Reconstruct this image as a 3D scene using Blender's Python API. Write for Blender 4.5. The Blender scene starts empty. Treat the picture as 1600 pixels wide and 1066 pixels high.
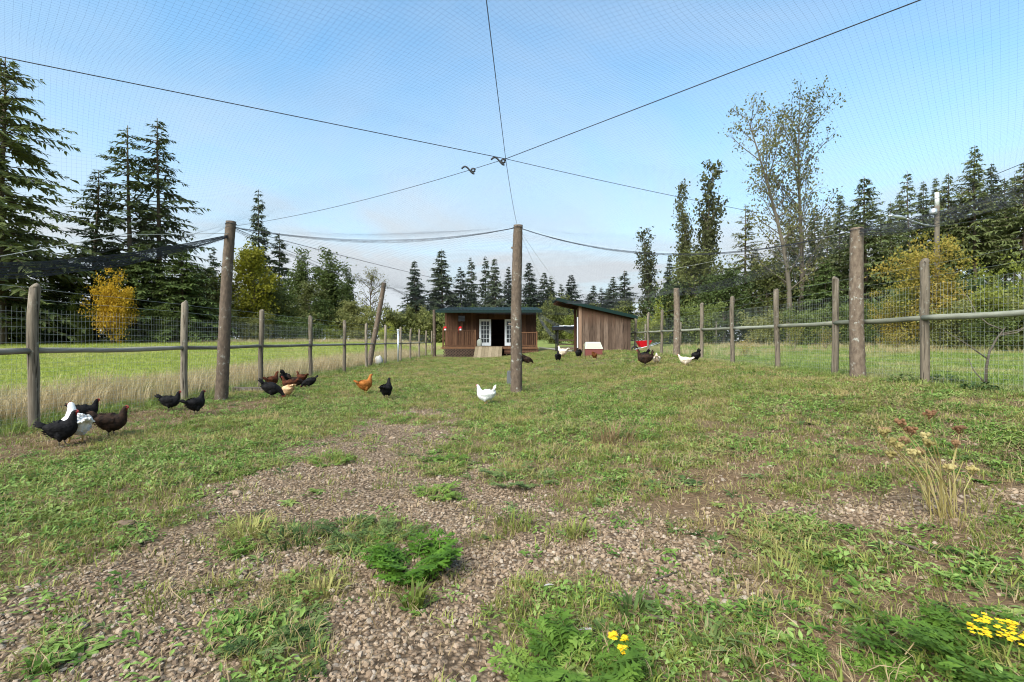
import bpy, math, random
import numpy as np
from mathutils import Vector, Matrix, Euler

random.seed(7)
rng = np.random.default_rng(11)
R = math.radians
scene = bpy.context.scene
C = scene.collection

# ------------------------------------------------------------------ camera
CAMH = 1.2
FPX = 755.0                       # focal length in photo pixels (1600 wide)
cam_d = bpy.data.cameras.new('camera')
cam = bpy.data.objects.new('camera', cam_d)
C.objects.link(cam)
cam.location = (0, 0, CAMH)
cam.rotation_euler = (R(90), 0, 0)
cam_d.sensor_width = 36.0
cam_d.lens = FPX / 1600 * 36.0
cam_d.clip_start = 0.05
cam_d.clip_end = 3000
scene.camera = cam

# ------------------------------------------------------------------ sky and sun
SUN_EL, SUN_AZ = R(42), R(215)    # azimuth clockwise from +Y: behind the camera, to the left
world = bpy.data.worlds.new('World')
scene.world = world
world.use_nodes = True
wn, wl = world.node_tree.nodes, world.node_tree.links
wn.clear()
out = wn.new('ShaderNodeOutputWorld')
bg = wn.new('ShaderNodeBackground'); bg.inputs['Strength'].default_value = 0.15
sky = wn.new('ShaderNodeTexSky'); sky.sky_type = 'NISHITA'; sky.sun_disc = False
sky.sun_elevation = SUN_EL; sky.sun_rotation = SUN_AZ
sky.air_density = 1.0; sky.dust_density = 0.8; sky.ozone_density = 1.0
tc = wn.new('ShaderNodeTexCoord')
sep = wn.new('ShaderNodeSeparateXYZ'); wl.new(tc.outputs['Generated'], sep.inputs[0])
# cloud layer: project the view direction on a plane overhead
addz = wn.new('ShaderNodeMath'); addz.operation = 'MAXIMUM'; addz.inputs[1].default_value = 0.0
wl.new(sep.outputs['Z'], addz.inputs[0])
addz2 = wn.new('ShaderNodeMath'); addz2.operation = 'ADD'; addz2.inputs[1].default_value = 0.12
wl.new(addz.outputs[0], addz2.inputs[0])
dx = wn.new('ShaderNodeMath'); dx.operation = 'DIVIDE'
dy = wn.new('ShaderNodeMath'); dy.operation = 'DIVIDE'
wl.new(sep.outputs['X'], dx.inputs[0]); wl.new(addz2.outputs[0], dx.inputs[1])
wl.new(sep.outputs['Y'], dy.inputs[0]); wl.new(addz2.outputs[0], dy.inputs[1])
cmb = wn.new('ShaderNodeCombineXYZ')
wl.new(dx.outputs[0], cmb.inputs[0]); wl.new(dy.outputs[0], cmb.inputs[1])
cn = wn.new('ShaderNodeTexNoise'); cn.inputs['Scale'].default_value = 0.75
cn.inputs['Detail'].default_value = 6; cn.inputs['Roughness'].default_value = 0.55
cn.inputs['Distortion'].default_value = 0.6
wl.new(cmb.outputs[0], cn.inputs['Vector'])
# thin cover overhead, thicker layers seen edge on towards the horizon
hz = wn.new('ShaderNodeMapRange'); hz.inputs['From Min'].default_value = 0.02; hz.inputs['From Max'].default_value = 0.50
hz.inputs['To Min'].default_value = 0.92; hz.inputs['To Max'].default_value = 0.02
hz.interpolation_type = 'SMOOTHSTEP'
wl.new(sep.outputs['Z'], hz.inputs['Value'])
cs = wn.new('ShaderNodeMapRange'); cs.inputs['From Min'].default_value = 0.36; cs.inputs['From Max'].default_value = 0.70
cs.inputs['To Min'].default_value = 0.0; cs.inputs['To Max'].default_value = 0.48
wl.new(cn.outputs['Fac'], cs.inputs['Value'])
ca = wn.new('ShaderNodeMath'); ca.operation = 'ADD'; ca.use_clamp = True
wl.new(hz.outputs[0], ca.inputs[0]); wl.new(cs.outputs[0], ca.inputs[1])
cmx = wn.new('ShaderNodeMix'); cmx.data_type = 'RGBA'
CLOUD = (2.16, 2.34, 2.50, 1)
cmx.inputs['B'].default_value = CLOUD
gain = wn.new('ShaderNodeMix'); gain.data_type = 'RGBA'; gain.blend_type = 'MULTIPLY'; gain.inputs['Factor'].default_value = 1.0
gain.inputs['B'].default_value = (.62, .92, .95, 1)
wl.new(sky.outputs[0], gain.inputs['A'])
wl.new(ca.outputs[0], cmx.inputs['Factor']); wl.new(gain.outputs['Result'], cmx.inputs['A'])
wl.new(cmx.outputs['Result'], bg.inputs['Color'])
wl.new(bg.outputs[0], out.inputs[0])

sun_d = bpy.data.lights.new('sun', 'SUN')
sun_d.energy = 3.2; sun_d.angle = R(55); sun_d.color = (1.0, 0.97, 0.91)
sun = bpy.data.objects.new('sun', sun_d); C.objects.link(sun)
sd = Vector((math.sin(SUN_AZ) * math.cos(SUN_EL), math.cos(SUN_AZ) * math.cos(SUN_EL), math.sin(SUN_EL)))
sun.rotation_euler = sd.to_track_quat('Z', 'Y').to_euler()
sun.location = sd * 50

scene.view_settings.view_transform = 'Standard'
scene.view_settings.look = 'None'
scene.view_settings.gamma = 1
scene.view_settings.exposure = 1.2
scene.view_settings.use_curve_mapping = False
scene.cycles.use_denoising = True
scene.cycles.filter_width = 1.1
scene.cycles.max_bounces = 6
scene.cycles.diffuse_bounces = 3
scene.cycles.glossy_bounces = 2
scene.cycles.transmission_bounces = 3
scene.cycles.transparent_max_bounces = 8
scene.cycles.caustics_reflective = False
scene.cycles.caustics_refractive = False

# ------------------------------------------------------------------ helpers
def ss(a, b, x):
    t = np.clip((np.asarray(x, float) - a) / (b - a), 0, 1)
    return t * t * (3 - 2 * t)

def _hash(i, j, s):
    h = (i * 374761393 + j * 668265263 + s * 982451653) & 0xFFFFFFFF
    h = ((h ^ (h >> 13)) * 1274126177) & 0xFFFFFFFF
    return ((h ^ (h >> 16)) & 0xFFFF) / 65535.0

def vnoise(x, y, s=0):
    x = np.asarray(x, float); y = np.asarray(y, float)
    i = np.floor(x).astype(np.int64); j = np.floor(y).astype(np.int64)
    u = x - i; v = y - j
    u = u * u * (3 - 2 * u); v = v * v * (3 - 2 * v)
    a = _hash(i, j, s); b = _hash(i + 1, j, s); c = _hash(i, j + 1, s); d = _hash(i + 1, j + 1, s)
    return (a * (1 - u) + b * u) * (1 - v) + (c * (1 - u) + d * u) * v

def fbm(x, y, s=0, o=3):
    r, a, t = 0, 1.0, 0
    for k in range(o):
        r = r + a * vnoise(np.asarray(x) * 2 ** k, np.asarray(y) * 2 ** k, s + k); t += a; a *= 0.5
    return r / t

def gz(x, y):
    x = np.asarray(x, float); y = np.asarray(y, float)
    z = 0.5 * ss(-1, 6.5, x)
    z = z + 0.25 * ss(10, 25, y) * ss(-3, 3, x) * (1 - ss(5, 7.5, x))
    z = z + 1.0 * ss(12, 55, y) * ss(-7.5, -13, x)
    z = z + 0.30 * ss(9, 35, y) * ss(8, 16, x)
    z = z + 0.7 * ss(40, 80, y) * (1 - ss(-7.5, -13, x)) * (1 - 0.4 * ss(8, 16, x))
    near = np.exp(-((y - 4) / 14) ** 2) * np.exp(-(x / 9) ** 2)
    z = z + near * (0.06 * (fbm(x * 0.9, y * 0.9, 5) - 0.5) + 0.03 * (fbm(x * 3.1, y * 3.1, 9) - 0.5))
    return z

def gzf(x, y):
    return float(gz(np.array([x]), np.array([y]))[0])

def hit(px, py):
    """world point on the ground seen at photo pixel (px, py)"""
    d = 10.0
    for _ in range(40):
        x = (px - 800) / FPX * d
        d2 = FPX * (CAMH - gzf(x, d)) / max(py - 533.0, 2)
        d = 0.5 * d + 0.5 * min(max(d2, 0.5), 300)
    x = (px - 800) / FPX * d
    return Vector((x, d, gzf(x, d)))

def at(px, py, d):
    return Vector(((px - 800) / FPX * d, d, CAMH + (533 - py) / FPX * d))

class MB:
    """collects shapes and links them as one mesh object"""
    def __init__(s):
        s.v = []; s.t = []; s.q = []; s.n = 0
    def add(s, verts, tris=None, quads=None):
        verts = np.asarray(verts, float).reshape(-1, 3)
        if tris is not None and len(tris): s.t.append(np.asarray(tris, np.int64).reshape(-1, 3) + s.n)
        if quads is not None and len(quads): s.q.append(np.asarray(quads, np.int64).reshape(-1, 4) + s.n)
        s.v.append(verts); s.n += len(verts)
        return s
    def box(s, c, d, rot=None, taper=1.0):
        x, y, z = d[0] / 2, d[1] / 2, d[2] / 2
        v = np.array([[-x, -y, -z], [x, -y, -z], [x, y, -z], [-x, y, -z],
                      [-x * taper, -y * taper, z], [x * taper, -y * taper, z], [x * taper, y * taper, z], [-x * taper, y * taper, z]])
        if rot is not None:
            v = v @ np.array(Euler(rot).to_matrix()).T
        v = v + np.array(c)
        return s.add(v, quads=[[0, 3, 2, 1], [4, 5, 6, 7], [0, 1, 5, 4], [1, 2, 6, 5], [2, 3, 7, 6], [3, 0, 4, 7]])
    def hexa(s, v):
        return s.add(v, quads=[[0, 3, 2, 1], [4, 5, 6, 7], [0, 1, 5, 4], [1, 2, 6, 5], [2, 3, 7, 6], [3, 0, 4, 7]])
    def tube(s, path, rad, n=6, caps=True, jit=0.0):
        P = np.asarray(path, float); m = len(P)
        rad = np.broadcast_to(np.asarray(rad, float), (m,))
        T = np.gradient(P, axis=0)
        T /= np.linalg.norm(T, axis=1)[:, None] + 1e-12
        ref = np.array([0, 0, 1.0]) if abs(T[:, 2]).mean() < 0.8 else np.array([1.0, 0, 0])
        A = np.cross(T, ref); A /= np.linalg.norm(A, axis=1)[:, None] + 1e-12
        B = np.cross(T, A)
        a = np.linspace(0, 2 * np.pi, n, endpoint=False)
        rr = rad[:, None] * (1 + jit * (np.random.default_rng(m * 7 + n).random((m, n)) - 0.5))
        V = P[:, None, :] + rr[:, :, None] * (np.cos(a)[None, :, None] * A[:, None, :] + np.sin(a)[None, :, None] * B[:, None, :])
        V = V.reshape(-1, 3)
        i = np.arange(m - 1)[:, None] * n; j = np.arange(n)[None, :]; j2 = (j + 1) % n
        Q = np.stack([i + j, i + j2, i + n + j2, i + n + j], -1).reshape(-1, 4)
        tr = []
        if caps:
            V = np.vstack([V, P[0], P[-1]])
            c0, c1 = m * n, m * n + 1
            for k in range(n):
                tr.append([c0, (k + 1) % n, k]); tr.append([c1, (m - 1) * n + k, (m - 1) * n + (k + 1) % n])
        return s.add(V, tr, Q)
    def mesh(s, name, mats, smooth=False):
        me = bpy.data.meshes.new(name)
        V = np.vstack(s.v) if s.v else np.zeros((0, 3))
        T = np.vstack(s.t) if s.t else np.zeros((0, 3), np.int64)
        Q = np.vstack(s.q) if s.q else np.zeros((0, 4), np.int64)
        nl = len(T) * 3 + len(Q) * 4; nf = len(T) + len(Q)
        me.vertices.add(len(V)); me.vertices.foreach_set('co', V.astype(np.float32).ravel())
        me.loops.add(nl); me.polygons.add(nf)
        me.loops.foreach_set('vertex_index', np.concatenate([T.ravel(), Q.ravel()]).astype(np.int32))
        st = np.concatenate([np.arange(len(T)) * 3, len(T) * 3 + np.arange(len(Q)) * 4]).astype(np.int32)
        me.polygons.foreach_set('loop_start', st)
        me.polygons.foreach_set('use_smooth', np.full(nf, smooth))
        for m in (mats if isinstance(mats, (list, tuple)) else [mats]): me.materials.append(m)
        me.update(calc_edges=True); me.validate()
        return me
    def build(s, name, mat, parent=None, smooth=False, loc=None):
        return link(name, s.mesh(name, mat, smooth), parent, loc)

def link(name, me, parent=None, loc=None):
    o = bpy.data.objects.new(name, me); C.objects.link(o)
    if parent is not None: o.parent = parent
    if loc is not None: o.location = loc
    return o

def empty(name, loc=(0, 0, 0), rz=0.0):
    o = bpy.data.objects.new(name, None); C.objects.link(o)
    o.location = loc; o.rotation_euler = (0, 0, rz); o.empty_display_size = 0.2
    return o

def tag(o, label=None, cat=None, group=None, kind=None):
    if label: o['label'] = label
    if cat: o['category'] = cat
    if group: o['group'] = group
    if kind: o['kind'] = kind
    return o

# ------------------------------------------------------------------ materials
def mat(name, col, rough=0.8, metal=0.0, spec=0.3):
    m = bpy.data.materials.new(name); m.use_nodes = True
    p = m.node_tree.nodes['Principled BSDF']
    p.inputs['Base Color'].default_value = (*col, 1); p.inputs['Roughness'].default_value = rough
    p.inputs['Metallic'].default_value = metal; p.inputs['Specular IOR Level'].default_value = spec
    return m

def nn(m, t, **kw):
    n = m.node_tree.nodes.new(t)
    for k, v in kw.items():
        if k.startswith('i_'): n.inputs[k[2:].replace('_', ' ')].default_value = v
        else: setattr(n, k, v)
    return n

def lk(m, a, b): m.node_tree.links.new(a, b)

def ramp(m, fac, stops):
    r = nn(m, 'ShaderNodeValToRGB')
    e = r.color_ramp.elements
    while len(e) < len(stops): e.new(0.5)
    for k, (p, c) in enumerate(stops):
        e[k].position = p; e[k].color = (*c, 1)
    lk(m, fac, r.inputs[0])
    return r.outputs[0]

def mixc(m, fac, a, b, mode='MIX'):
    n = nn(m, 'ShaderNodeMix', data_type='RGBA', blend_type=mode)
    for s, v in ((n.inputs['Factor'], fac), (n.inputs['A'], a), (n.inputs['B'], b)):
        if isinstance(v, (int, float)): s.default_value = v
        elif isinstance(v, tuple): s.default_value = (*v, 1)
        else: lk(m, v, s)
    return n.outputs['Result']

def bump(m, h, strength=0.4, dist=0.02):
    b = nn(m, 'ShaderNodeBump'); b.inputs['Strength'].default_value = strength; b.inputs['Distance'].default_value = dist
    lk(m, h, b.inputs['Height']); lk(m, b.outputs[0], m.node_tree.nodes['Principled BSDF'].inputs['Normal'])

def base(m): return m.node_tree.nodes['Principled BSDF'].inputs['Base Color']

def noise(m, scale, detail=4, vec=None, rough=0.55, stretch=None, coord='Object'):
    n = nn(m, 'ShaderNodeTexNoise'); n.inputs['Scale'].default_value = scale; n.inputs['Detail'].default_value = detail
    n.inputs['Roughness'].default_value = rough
    if vec is None:
        t = nn(m, 'ShaderNodeTexCoord'); vec = t.outputs[coord]
    if stretch:
        mp = nn(m, 'ShaderNodeMapping'); mp.inputs['Scale'].default_value = stretch
        lk(m, vec, mp.inputs[0]); vec = mp.outputs[0]
    lk(m, vec, n.inputs['Vector'])
    return n.outputs['Fac']

def wpos(m):
    return nn(m, 'ShaderNodeNewGeometry').outputs['Position']

def foliage(name, c_dark, c_mid, c_light, trans=0.3, patch=None, patch_scale=0.6, rough=0.6):
    """leaf material: hue differs from leaf to leaf and from plant to plant, some light passes through"""
    m = mat(name, c_mid, rough, spec=0.25)
    nt = m.node_tree
    pos = wpos(m)
    oi = nn(m, 'ShaderNodeObjectInfo')
    n1 = noise(m, 9.0, 2, pos)
    ad = nn(m, 'ShaderNodeMath', operation='MULTIPLY_ADD'); ad.inputs[1].default_value = 0.5; ad.inputs[2].default_value = -0.25
    lk(m, oi.outputs['Random'], ad.inputs[0])
    ad2 = nn(m, 'ShaderNodeMath', operation='ADD', use_clamp=True)
    lk(m, ad.outputs[0], ad2.inputs[0]); lk(m, n1, ad2.inputs[1])
    col = ramp(m, ad2.outputs[0], [(0.22, c_dark), (0.5, c_mid), (0.78, c_light)])
    if patch:
        pn = noise(m, patch_scale, 4, pos)
        pr = nn(m, 'ShaderNodeMapRange'); pr.inputs['From Min'].default_value = 0.48; pr.inputs['From Max'].default_value = 0.68
        lk(m, pn, pr.inputs['Value'])
        col = mixc(m, pr.outputs[0], col, patch)
    lk(m, col, base(m))
    tr = nn(m, 'ShaderNodeBsdfTranslucent'); lk(m, col, tr.inputs['Color'])
    mx = nn(m, 'ShaderNodeMixShader'); mx.inputs[0].default_value = trans
    o = nt.nodes['Material Output']
    lk(m, nt.nodes['Principled BSDF'].outputs[0], mx.inputs[1]); lk(m, tr.outputs[0], mx.inputs[2])
    lk(m, mx.outputs[0], o.inputs['Surface'])
    return m

M = {}
M['grass'] = foliage('grass_leaf', (.10, .13, .022), (.205, .24, .042), (.33, .35, .085), 0.3, (.41, .325, .125), 1.1)
M['clover'] = foliage('low_leaf', (.065, .135, .02), (.15, .25, .04), (.28, .39, .10), 0.3, (.25, .26, .075), 0.9)
M['weed'] = foliage('weed_leaf', (.05, .085, .02), (.11, .165, .04), (.20, .25, .085), 0.25)
M['ragwort'] = foliage('ragwort_leaf', (.06, .12, .014), (.12, .21, .026), (.22, .31, .055), 0.3)
M['ragbright'] = foliage('young_ragwort_leaf', (.075, .16, .014), (.15, .28, .028), (.26, .40, .055), 0.35)
M['weeddark'] = foliage('dark_weed_leaf', (.045, .08, .02), (.09, .14, .034), (.16, .21, .06), 0.25)
M['straw'] = foliage('dry_grass', (.20, .13, .06), (.33, .235, .12), (.45, .34, .19), 0.25)
M['tallgrass'] = foliage('tall_dry_grass', (.30, .21, .10), (.46, .35, .18), (.58, .47, .28), 0.35, (.28, .27, .09), 0.5)
M['field'] = foliage('field_grass', (.20, .25, .04), (.31, .355, .065), (.41, .44, .10), 0.35, (.43, .40, .14), 0.22)
M['yard'] = foliage('yard_grass', (.10, .16, .025), (.18, .25, .045), (.29, .33, .09), 0.3, (.36, .32, .14), 0.5)
M['fir'] = foliage('fir_needles', (.042, .060, .024), (.10, .125, .042), (.19, .21, .068), 0.25)
M['firfar'] = foliage('far_fir_needles', (.028, .042, .026), (.055, .074, .04), (.095, .115, .058), 0.15)
M['cedar'] = foliage('cedar_sprays', (.042, .068, .018), (.095, .135, .034), (.18, .22, .06), 0.25)
M['leafgreen'] = foliage('green_leaves', (.04, .06, .015), (.085, .115, .026), (.16, .185, .047), 0.28)
M['leafolive'] = foliage('olive_leaves', (.075, .085, .022), (.15, .16, .042), (.24, .23, .075), 0.3)
M['leafyel'] = foliage('yellow_green_leaves', (.14, .14, .012), (.27, .25, .02), (.40, .34, .035), 0.35)
M['leafgold'] = foliage('golden_leaves', (.34, .19, .015), (.58, .36, .025), (.75, .50, .05), 0.35)
M['leaforange'] = foliage('turning_leaves', (.14, .13, .02), (.27, .215, .035), (.42, .28, .06), 0.35, (.17, .19, .03), 0.45)
M['leafbush'] = foliage('bush_leaves', (.10, .12, .018), (.20, .22, .035), (.32, .33, .06), 0.35)
M['leafpoplar'] = foliage('poplar_leaves', (.045, .052, .018), (.095, .10, .032), (.18, .17, .055), 0.25)
M['leafdark'] = foliage('dark_leaves', (.02, .034, .012), (.042, .062, .02), (.075, .10, .03), 0.15)  # dark green leaf colour of the undergrowth on the right
M['flower'] = mat('yellow_petals', (.68, .43, .01), 0.7)
M['seedhead'] = foliage('dry_seed_head', (.14, .07, .035), (.25, .13, .06), (.35, .22, .11), 0.2)
M['drystem'] = foliage('dry_stem', (.24, .19, .06), (.38, .30, .11), (.48, .40, .18), 0.2)

def wood(name, dark, mid, light, grain=(14, 14, 1.2), lichen=None, bmp=0.5, dist=0.008, rough=0.85, axis_scale=1.0, crack=False, var=.34, warmtop=None):
    m = mat(name, mid, rough, spec=0.2)
    g = noise(m, 2.2 * axis_scale, 6, stretch=grain, rough=0.65)
    f = noise(m, 1.3, 3)
    oi = nn(m, 'ShaderNodeObjectInfo')
    a = nn(m, 'ShaderNodeMath', operation='MULTIPLY_ADD'); a.inputs[1].default_value = var; a.inputs[2].default_value = -var / 2
    lk(m, oi.outputs['Random'], a.inputs[0])
    b = nn(m, 'ShaderNodeMath', operation='ADD', use_clamp=True); lk(m, g, b.inputs[0]); lk(m, a.outputs[0], b.inputs[1])
    col = ramp(m, b.outputs[0], [(0.28, dark), (0.5, mid), (0.74, light)])
    col = mixc(m, 0.35, col, mixc(m, f, dark, light), 'MIX')
    if crack:
        ck = noise(m, 1.0, 3, stretch=(60, 60, 1.6), rough=.6)
        cr = nn(m, 'ShaderNodeMapRange'); cr.inputs['From Min'].default_value = .36; cr.inputs['From Max'].default_value = .44
        lk(m, ck, cr.inputs['Value']); col = mixc(m, cr.outputs[0], (dark[0] * .4, dark[1] * .4, dark[2] * .4), col)
    if warmtop:      # boards kept dry under the eave keep their red, the weathered lower part has gone grey
        wz = nn(m, 'ShaderNodeSeparateXYZ'); lk(m, wpos(m), wz.inputs[0])
        wa = nn(m, 'ShaderNodeMath', operation='MULTIPLY_ADD'); wa.inputs[1].default_value = .9; lk(m, noise(m, 1.2, 4, stretch=(6, 6, .7)), wa.inputs[0]); lk(m, wz.outputs['Z'], wa.inputs[2])
        wr = nn(m, 'ShaderNodeMapRange'); wr.inputs['From Min'].default_value = 2.4; wr.inputs['From Max'].default_value = 3.2; lk(m, wa.outputs[0], wr.inputs['Value'])
        col = mixc(m, wr.outputs[0], col, warmtop)
    if lichen:
        ln = noise(m, 13.0, 5, rough=.7)
        lr = nn(m, 'ShaderNodeMapRange'); lr.inputs['From Min'].default_value = 0.56; lr.inputs['From Max'].default_value = 0.66
        lr2 = nn(m, 'ShaderNodeMapRange'); lr2.inputs['From Min'].default_value = 0.48; lr2.inputs['From Max'].default_value = 0.62; lr2.inputs['To Max'].default_value = .85
        lk(m, noise(m, 3.2, 3), lr2.inputs['Value']); lm = nn(m, 'ShaderNodeMath', operation='MULTIPLY'); lk(m, lr.outputs[0], lm.inputs[0]); lk(m, lr2.outputs[0], lm.inputs[1])
        lk(m, ln, lr.inputs['Value']); col = mixc(m, lm.outputs[0], col, lichen)
    lk(m, col, base(m)); bump(m, g, bmp, dist)
    return m

M['bark'] = wood('bark_pole', (.055, .038, .028), (.125, .088, .062), (.23, .175, .125), (9, 9, 4.0), (.42, .42, .36), 0.9, 0.02)
M['trunk'] = wood('tree_bark', (.05, .035, .025), (.10, .075, .052), (.17, .13, .095), (2, 2, .5))
M['trunkpale'] = wood('pale_bark', (.07, .055, .04), (.12, .098, .073), (.19, .16, .12), (2, 2, .5))
M['post'] = wood('weathered_post', (.075, .058, .04), (.18, .142, .10), (.32, .265, .20), (16, 16, 1.2), (.30, .29, .24), 0.8, 0.008, crack=True)
M['rail'] = wood('weathered_rail', (.10, .085, .065), (.22, .19, .15), (.36, .33, .28), (12, 1.4, 12), (.36, .38, .30), 0.7, 0.008)
M['railgreen'] = wood('treated_rail', (.10, .10, .07), (.21, .205, .15), (.35, .345, .27), (12, 1.2, 12), None, 0.8, 0.006)
M['siding'] = wood('red_brown_siding', (.032, .014, .008), (.088, .040, .022), (.155, .078, .044), (10, 10, .8), None, 0.6, 0.006, var=.6)
M['shedwood'] = wood('grey_brown_siding', (.048, .028, .018), (.125, .080, .054), (.21, .145, .104), (12, 12, .7), None, 0.8, 0.006, crack=True, var=.6, warmtop=(.125, .066, .04))
M['shedtop'] = wood('warm_trim', (.11, .06, .035), (.22, .13, .08), (.33, .21, .14), (10, 10, .8), None, 0.5, 0.006)
M['deck'] = wood('cedar_deck', (.045, .02, .01), (.10, .046, .022), (.17, .085, .042), (8, 8, 1.5), var=.5)
M['ramp'] = wood('pale_ramp_board', (.12, .09, .05), (.22, .17, .10), (.32, .25, .16), (10, 1.4, 10))
M['greenroof'] = mat('green_metal_roof', (.004, .019, .015), 0.7, 0.0, 0.2)
M['dark'] = mat('near_black', (.012, .010, .009), 0.9)  # near black: coop floor, and painted shadow on the panel under the deck
M['white'] = mat('white_paint', (.76, .76, .74), 0.5)
_n = noise(M['white'], 5, 4); lk(M['white'], ramp(M['white'], _n, [(.3, (.62, .61, .58)), (.6, (.78, .78, .76))]), base(M['white']))
M['glass'] = mat('window_glass', (.03, .035, .035), 0.08, 0, 0.6)
M['red'] = mat('red_plastic', (.62, .012, .02), 0.4)
M['blackmetal'] = mat('dark_metal', (.02, .02, .022), 0.5, 0.4)
M['grey'] = mat('grey_concrete', (.13, .13, .125), 0.9)
M['galv'] = mat('galvanised_wire', (.42, .44, .42), 0.45, 0.55)
M['wiregreen'] = mat('dull_wire', (.30, .32, .29), 0.5, 0.4)
M['net'] = mat('black_net_twine', (.012, .014, .016), 0.7)
M['netgrey'] = mat('grey_bunched_net', (.045, .047, .055), 0.8)
M['cable'] = mat('dark_cable', (.03, .032, .035), 0.5)
M['rope'] = mat('pale_rope', (.42, .42, .38), 0.8)
M['cream'] = mat('cream_plastic', (.50, .50, .40), 0.6)
M['maroon'] = mat('maroon_plastic', (.17, .05, .04), 0.6)
M['alum'] = mat('brushed_aluminium', (.55, .56, .57), 0.4, 0.7)

# ------------------------------------------------------------------ ground cover map
def poly_sd(px, py, poly):
    """signed distance to a polygon, negative inside"""
    d = np.full(px.shape, 1e9); inside = np.zeros(px.shape, bool)
    n = len(poly)
    for i in range(n):
        ax, ay = poly[i]; bx, by = poly[(i + 1) % n]
        ex, ey = bx - ax, by - ay
        wx, wy = px - ax, py - ay
        t = np.clip((wx * ex + wy * ey) / (ex * ex + ey * ey + 1e-12), 0, 1)
        d = np.minimum(d, np.hypot(wx - ex * t, wy - ey * t))
        c = ((ay > py) != (by > py)) & (px < (bx - ax) * (py - ay) / (by - ay + 1e-12) + ax)
        inside ^= c
    return np.where(inside, -d, d)

def gpoly(pts): return [tuple(hit(*p)[:2]) for p in pts]

GRAVEL = gpoly([(0, 945), (100, 905), (215, 855), (300, 800), (340, 765), (440, 715), (500, 690), (570, 658), (650, 640),
                (700, 640), (725, 668), (700, 705), (780, 738), (870, 762), (970, 800), (1070, 850), (1140, 900), (1085, 935),
                (960, 915), (870, 890), (800, 925), (800, 985), (745, 1066)])
GRAVEL += [(-0.15, 0.6), (-3.2, 0.6), (-3.0, 1.7)]
GRAVEL2 = gpoly([(1225, 800), (1330, 782), (1440, 775), (1600, 752), (1700, 760), (1700, 800), (1560, 800), (1420, 812), (1290, 812)])
DIRT = gpoly([(-60, 735), (-60, 690), (60, 678), (190, 648), (340, 632), (420, 622), (420, 640), (330, 650), (200, 675), (60, 720)])
PATCH = [(405, 985, .17), (435, 1035, .15), (690, 735, .3), (700, 700, .25), (385, 825, .18), (375, 862, .13), (460, 835, .2), (580, 840, .3),
         (820, 745, .35), (520, 718, .22), (690, 770, .16), (800, 820, .22), (900, 835, .14), (640, 925, .12), (470, 925, .2), (270, 810, .2),
         (180, 850, .2), (60, 1040, .10), (870, 960, .25), (760, 840, .16), (650, 655, .5), (900, 780, .3), (100, 1010, .08)]
PATCH = [(*hit(a, b)[:2], r) for a, b, r in PATCH]

def cover(x, y):
    """plant cover (0..1), gravel (0..1) and bare soil (0..1) inside the pen"""
    x = np.asarray(x, float); y = np.asarray(y, float)
    w = (fbm(x * 1.3, y * 1.3, 21) - 0.5) * 0.9 + (fbm(x * 4, y * 4, 31) - 0.5) * 0.35
    g = 1 - ss(-0.30, 0.30, poly_sd(x, y, GRAVEL) - .06 + w * 0.8)
    g2 = 1 - ss(-0.1, 0.2, poly_sd(x, y, GRAVEL2) + w * 0.4)
    d = 1 - ss(-0.2, 0.5, poly_sd(x, y, DIRT) + w * 0.8)
    for (cx, cy, r) in PATCH:
        q = np.hypot(x - cx, y - cy) + w * r * 0.9
        g = g * (1 - 0.95 * (1 - ss(r * 0.4, r * 1.25, q)))
    gr = np.maximum(g, g2 * 0.85)
    # lower right: weeds on bare soil
    lr = ss(0.2, 1.2, x) * (1 - ss(3.0, 5.5, y))
    hole = ss(0.50, 0.66, fbm(x * 1.7 + 3, y * 1.7, 41))
    base_c = 0.95 - 0.55 * lr * hole - 0.15 * hole
    cl = ss(.40, .57, fbm(x * 2.6 + 2, y * 2.6, 43))               # plants stand in clumps with soil between
    nearw = 1 - ss(3.2, 7.5, y) * (.7 + .3 * ss(7, 12, y))
    base_c = base_c * (1 - nearw * .80 * (1 - cl) * (.45 + .55 * ss(-1.2, .4, x)))
    bare = np.clip(nearw * (1 - cl) * (.35 + .65 * ss(-1.2, .4, x)), 0, 1)
    c = base_c * (1 - gr) * (1 - 0.85 * d)
    c = c + gr * (.16 * ss(.60, .70, fbm(x * 2.2, y * 2.2, 53)) + .12 * ss(.60, .70, fbm(x * 5, y * 5, 57)))
    return np.clip(c + .05 * ss(.5, .7, fbm(x * 2.7, y * 2.7, 51)), 0.02, 1), gr, np.clip(d + np.maximum(0.65 * lr * hole, .75 * bare) * (1 - gr), 0, 1)

# ------------------------------------------------------------------ ground sheet
def axis(near, lim, step, growth):
    a = [0.0]; s = step
    while a[-1] < lim:
        if a[-1] > near: s *= growth
        a.append(a[-1] + s)
    return np.array(a)
xa = axis(8.0, 700, 0.085, 1.13); xs = np.concatenate([-xa[:0:-1], xa])
ya = axis(16.0, 900, 0.085, 1.12); ys = np.concatenate([-axis(0.5, 60, .4, 1.4)[:0:-1], ya])
X, Y = np.meshgrid(xs, ys)
Z = gz(X, Y)
cov, grv, drt = cover(X, Y)
pen = ss(-7.0, -6.5, X) * (1 - ss(6.6, 7.1, X)) * (1 - ss(40, 46, Y))
lawn = ss(-7.5, -9.2, X)
nxv, nyv = len(xs), len(ys)
ii = (np.arange(nyv - 1)[:, None] * nxv + np.arange(nxv - 1)[None, :])
Q = np.stack([ii, ii + 1, ii + 1 + nxv, ii + nxv], -1).reshape(-1, 4)
b = MB(); b.add(np.stack([X, Y, Z], -1).reshape(-1, 3), quads=Q)

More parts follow.
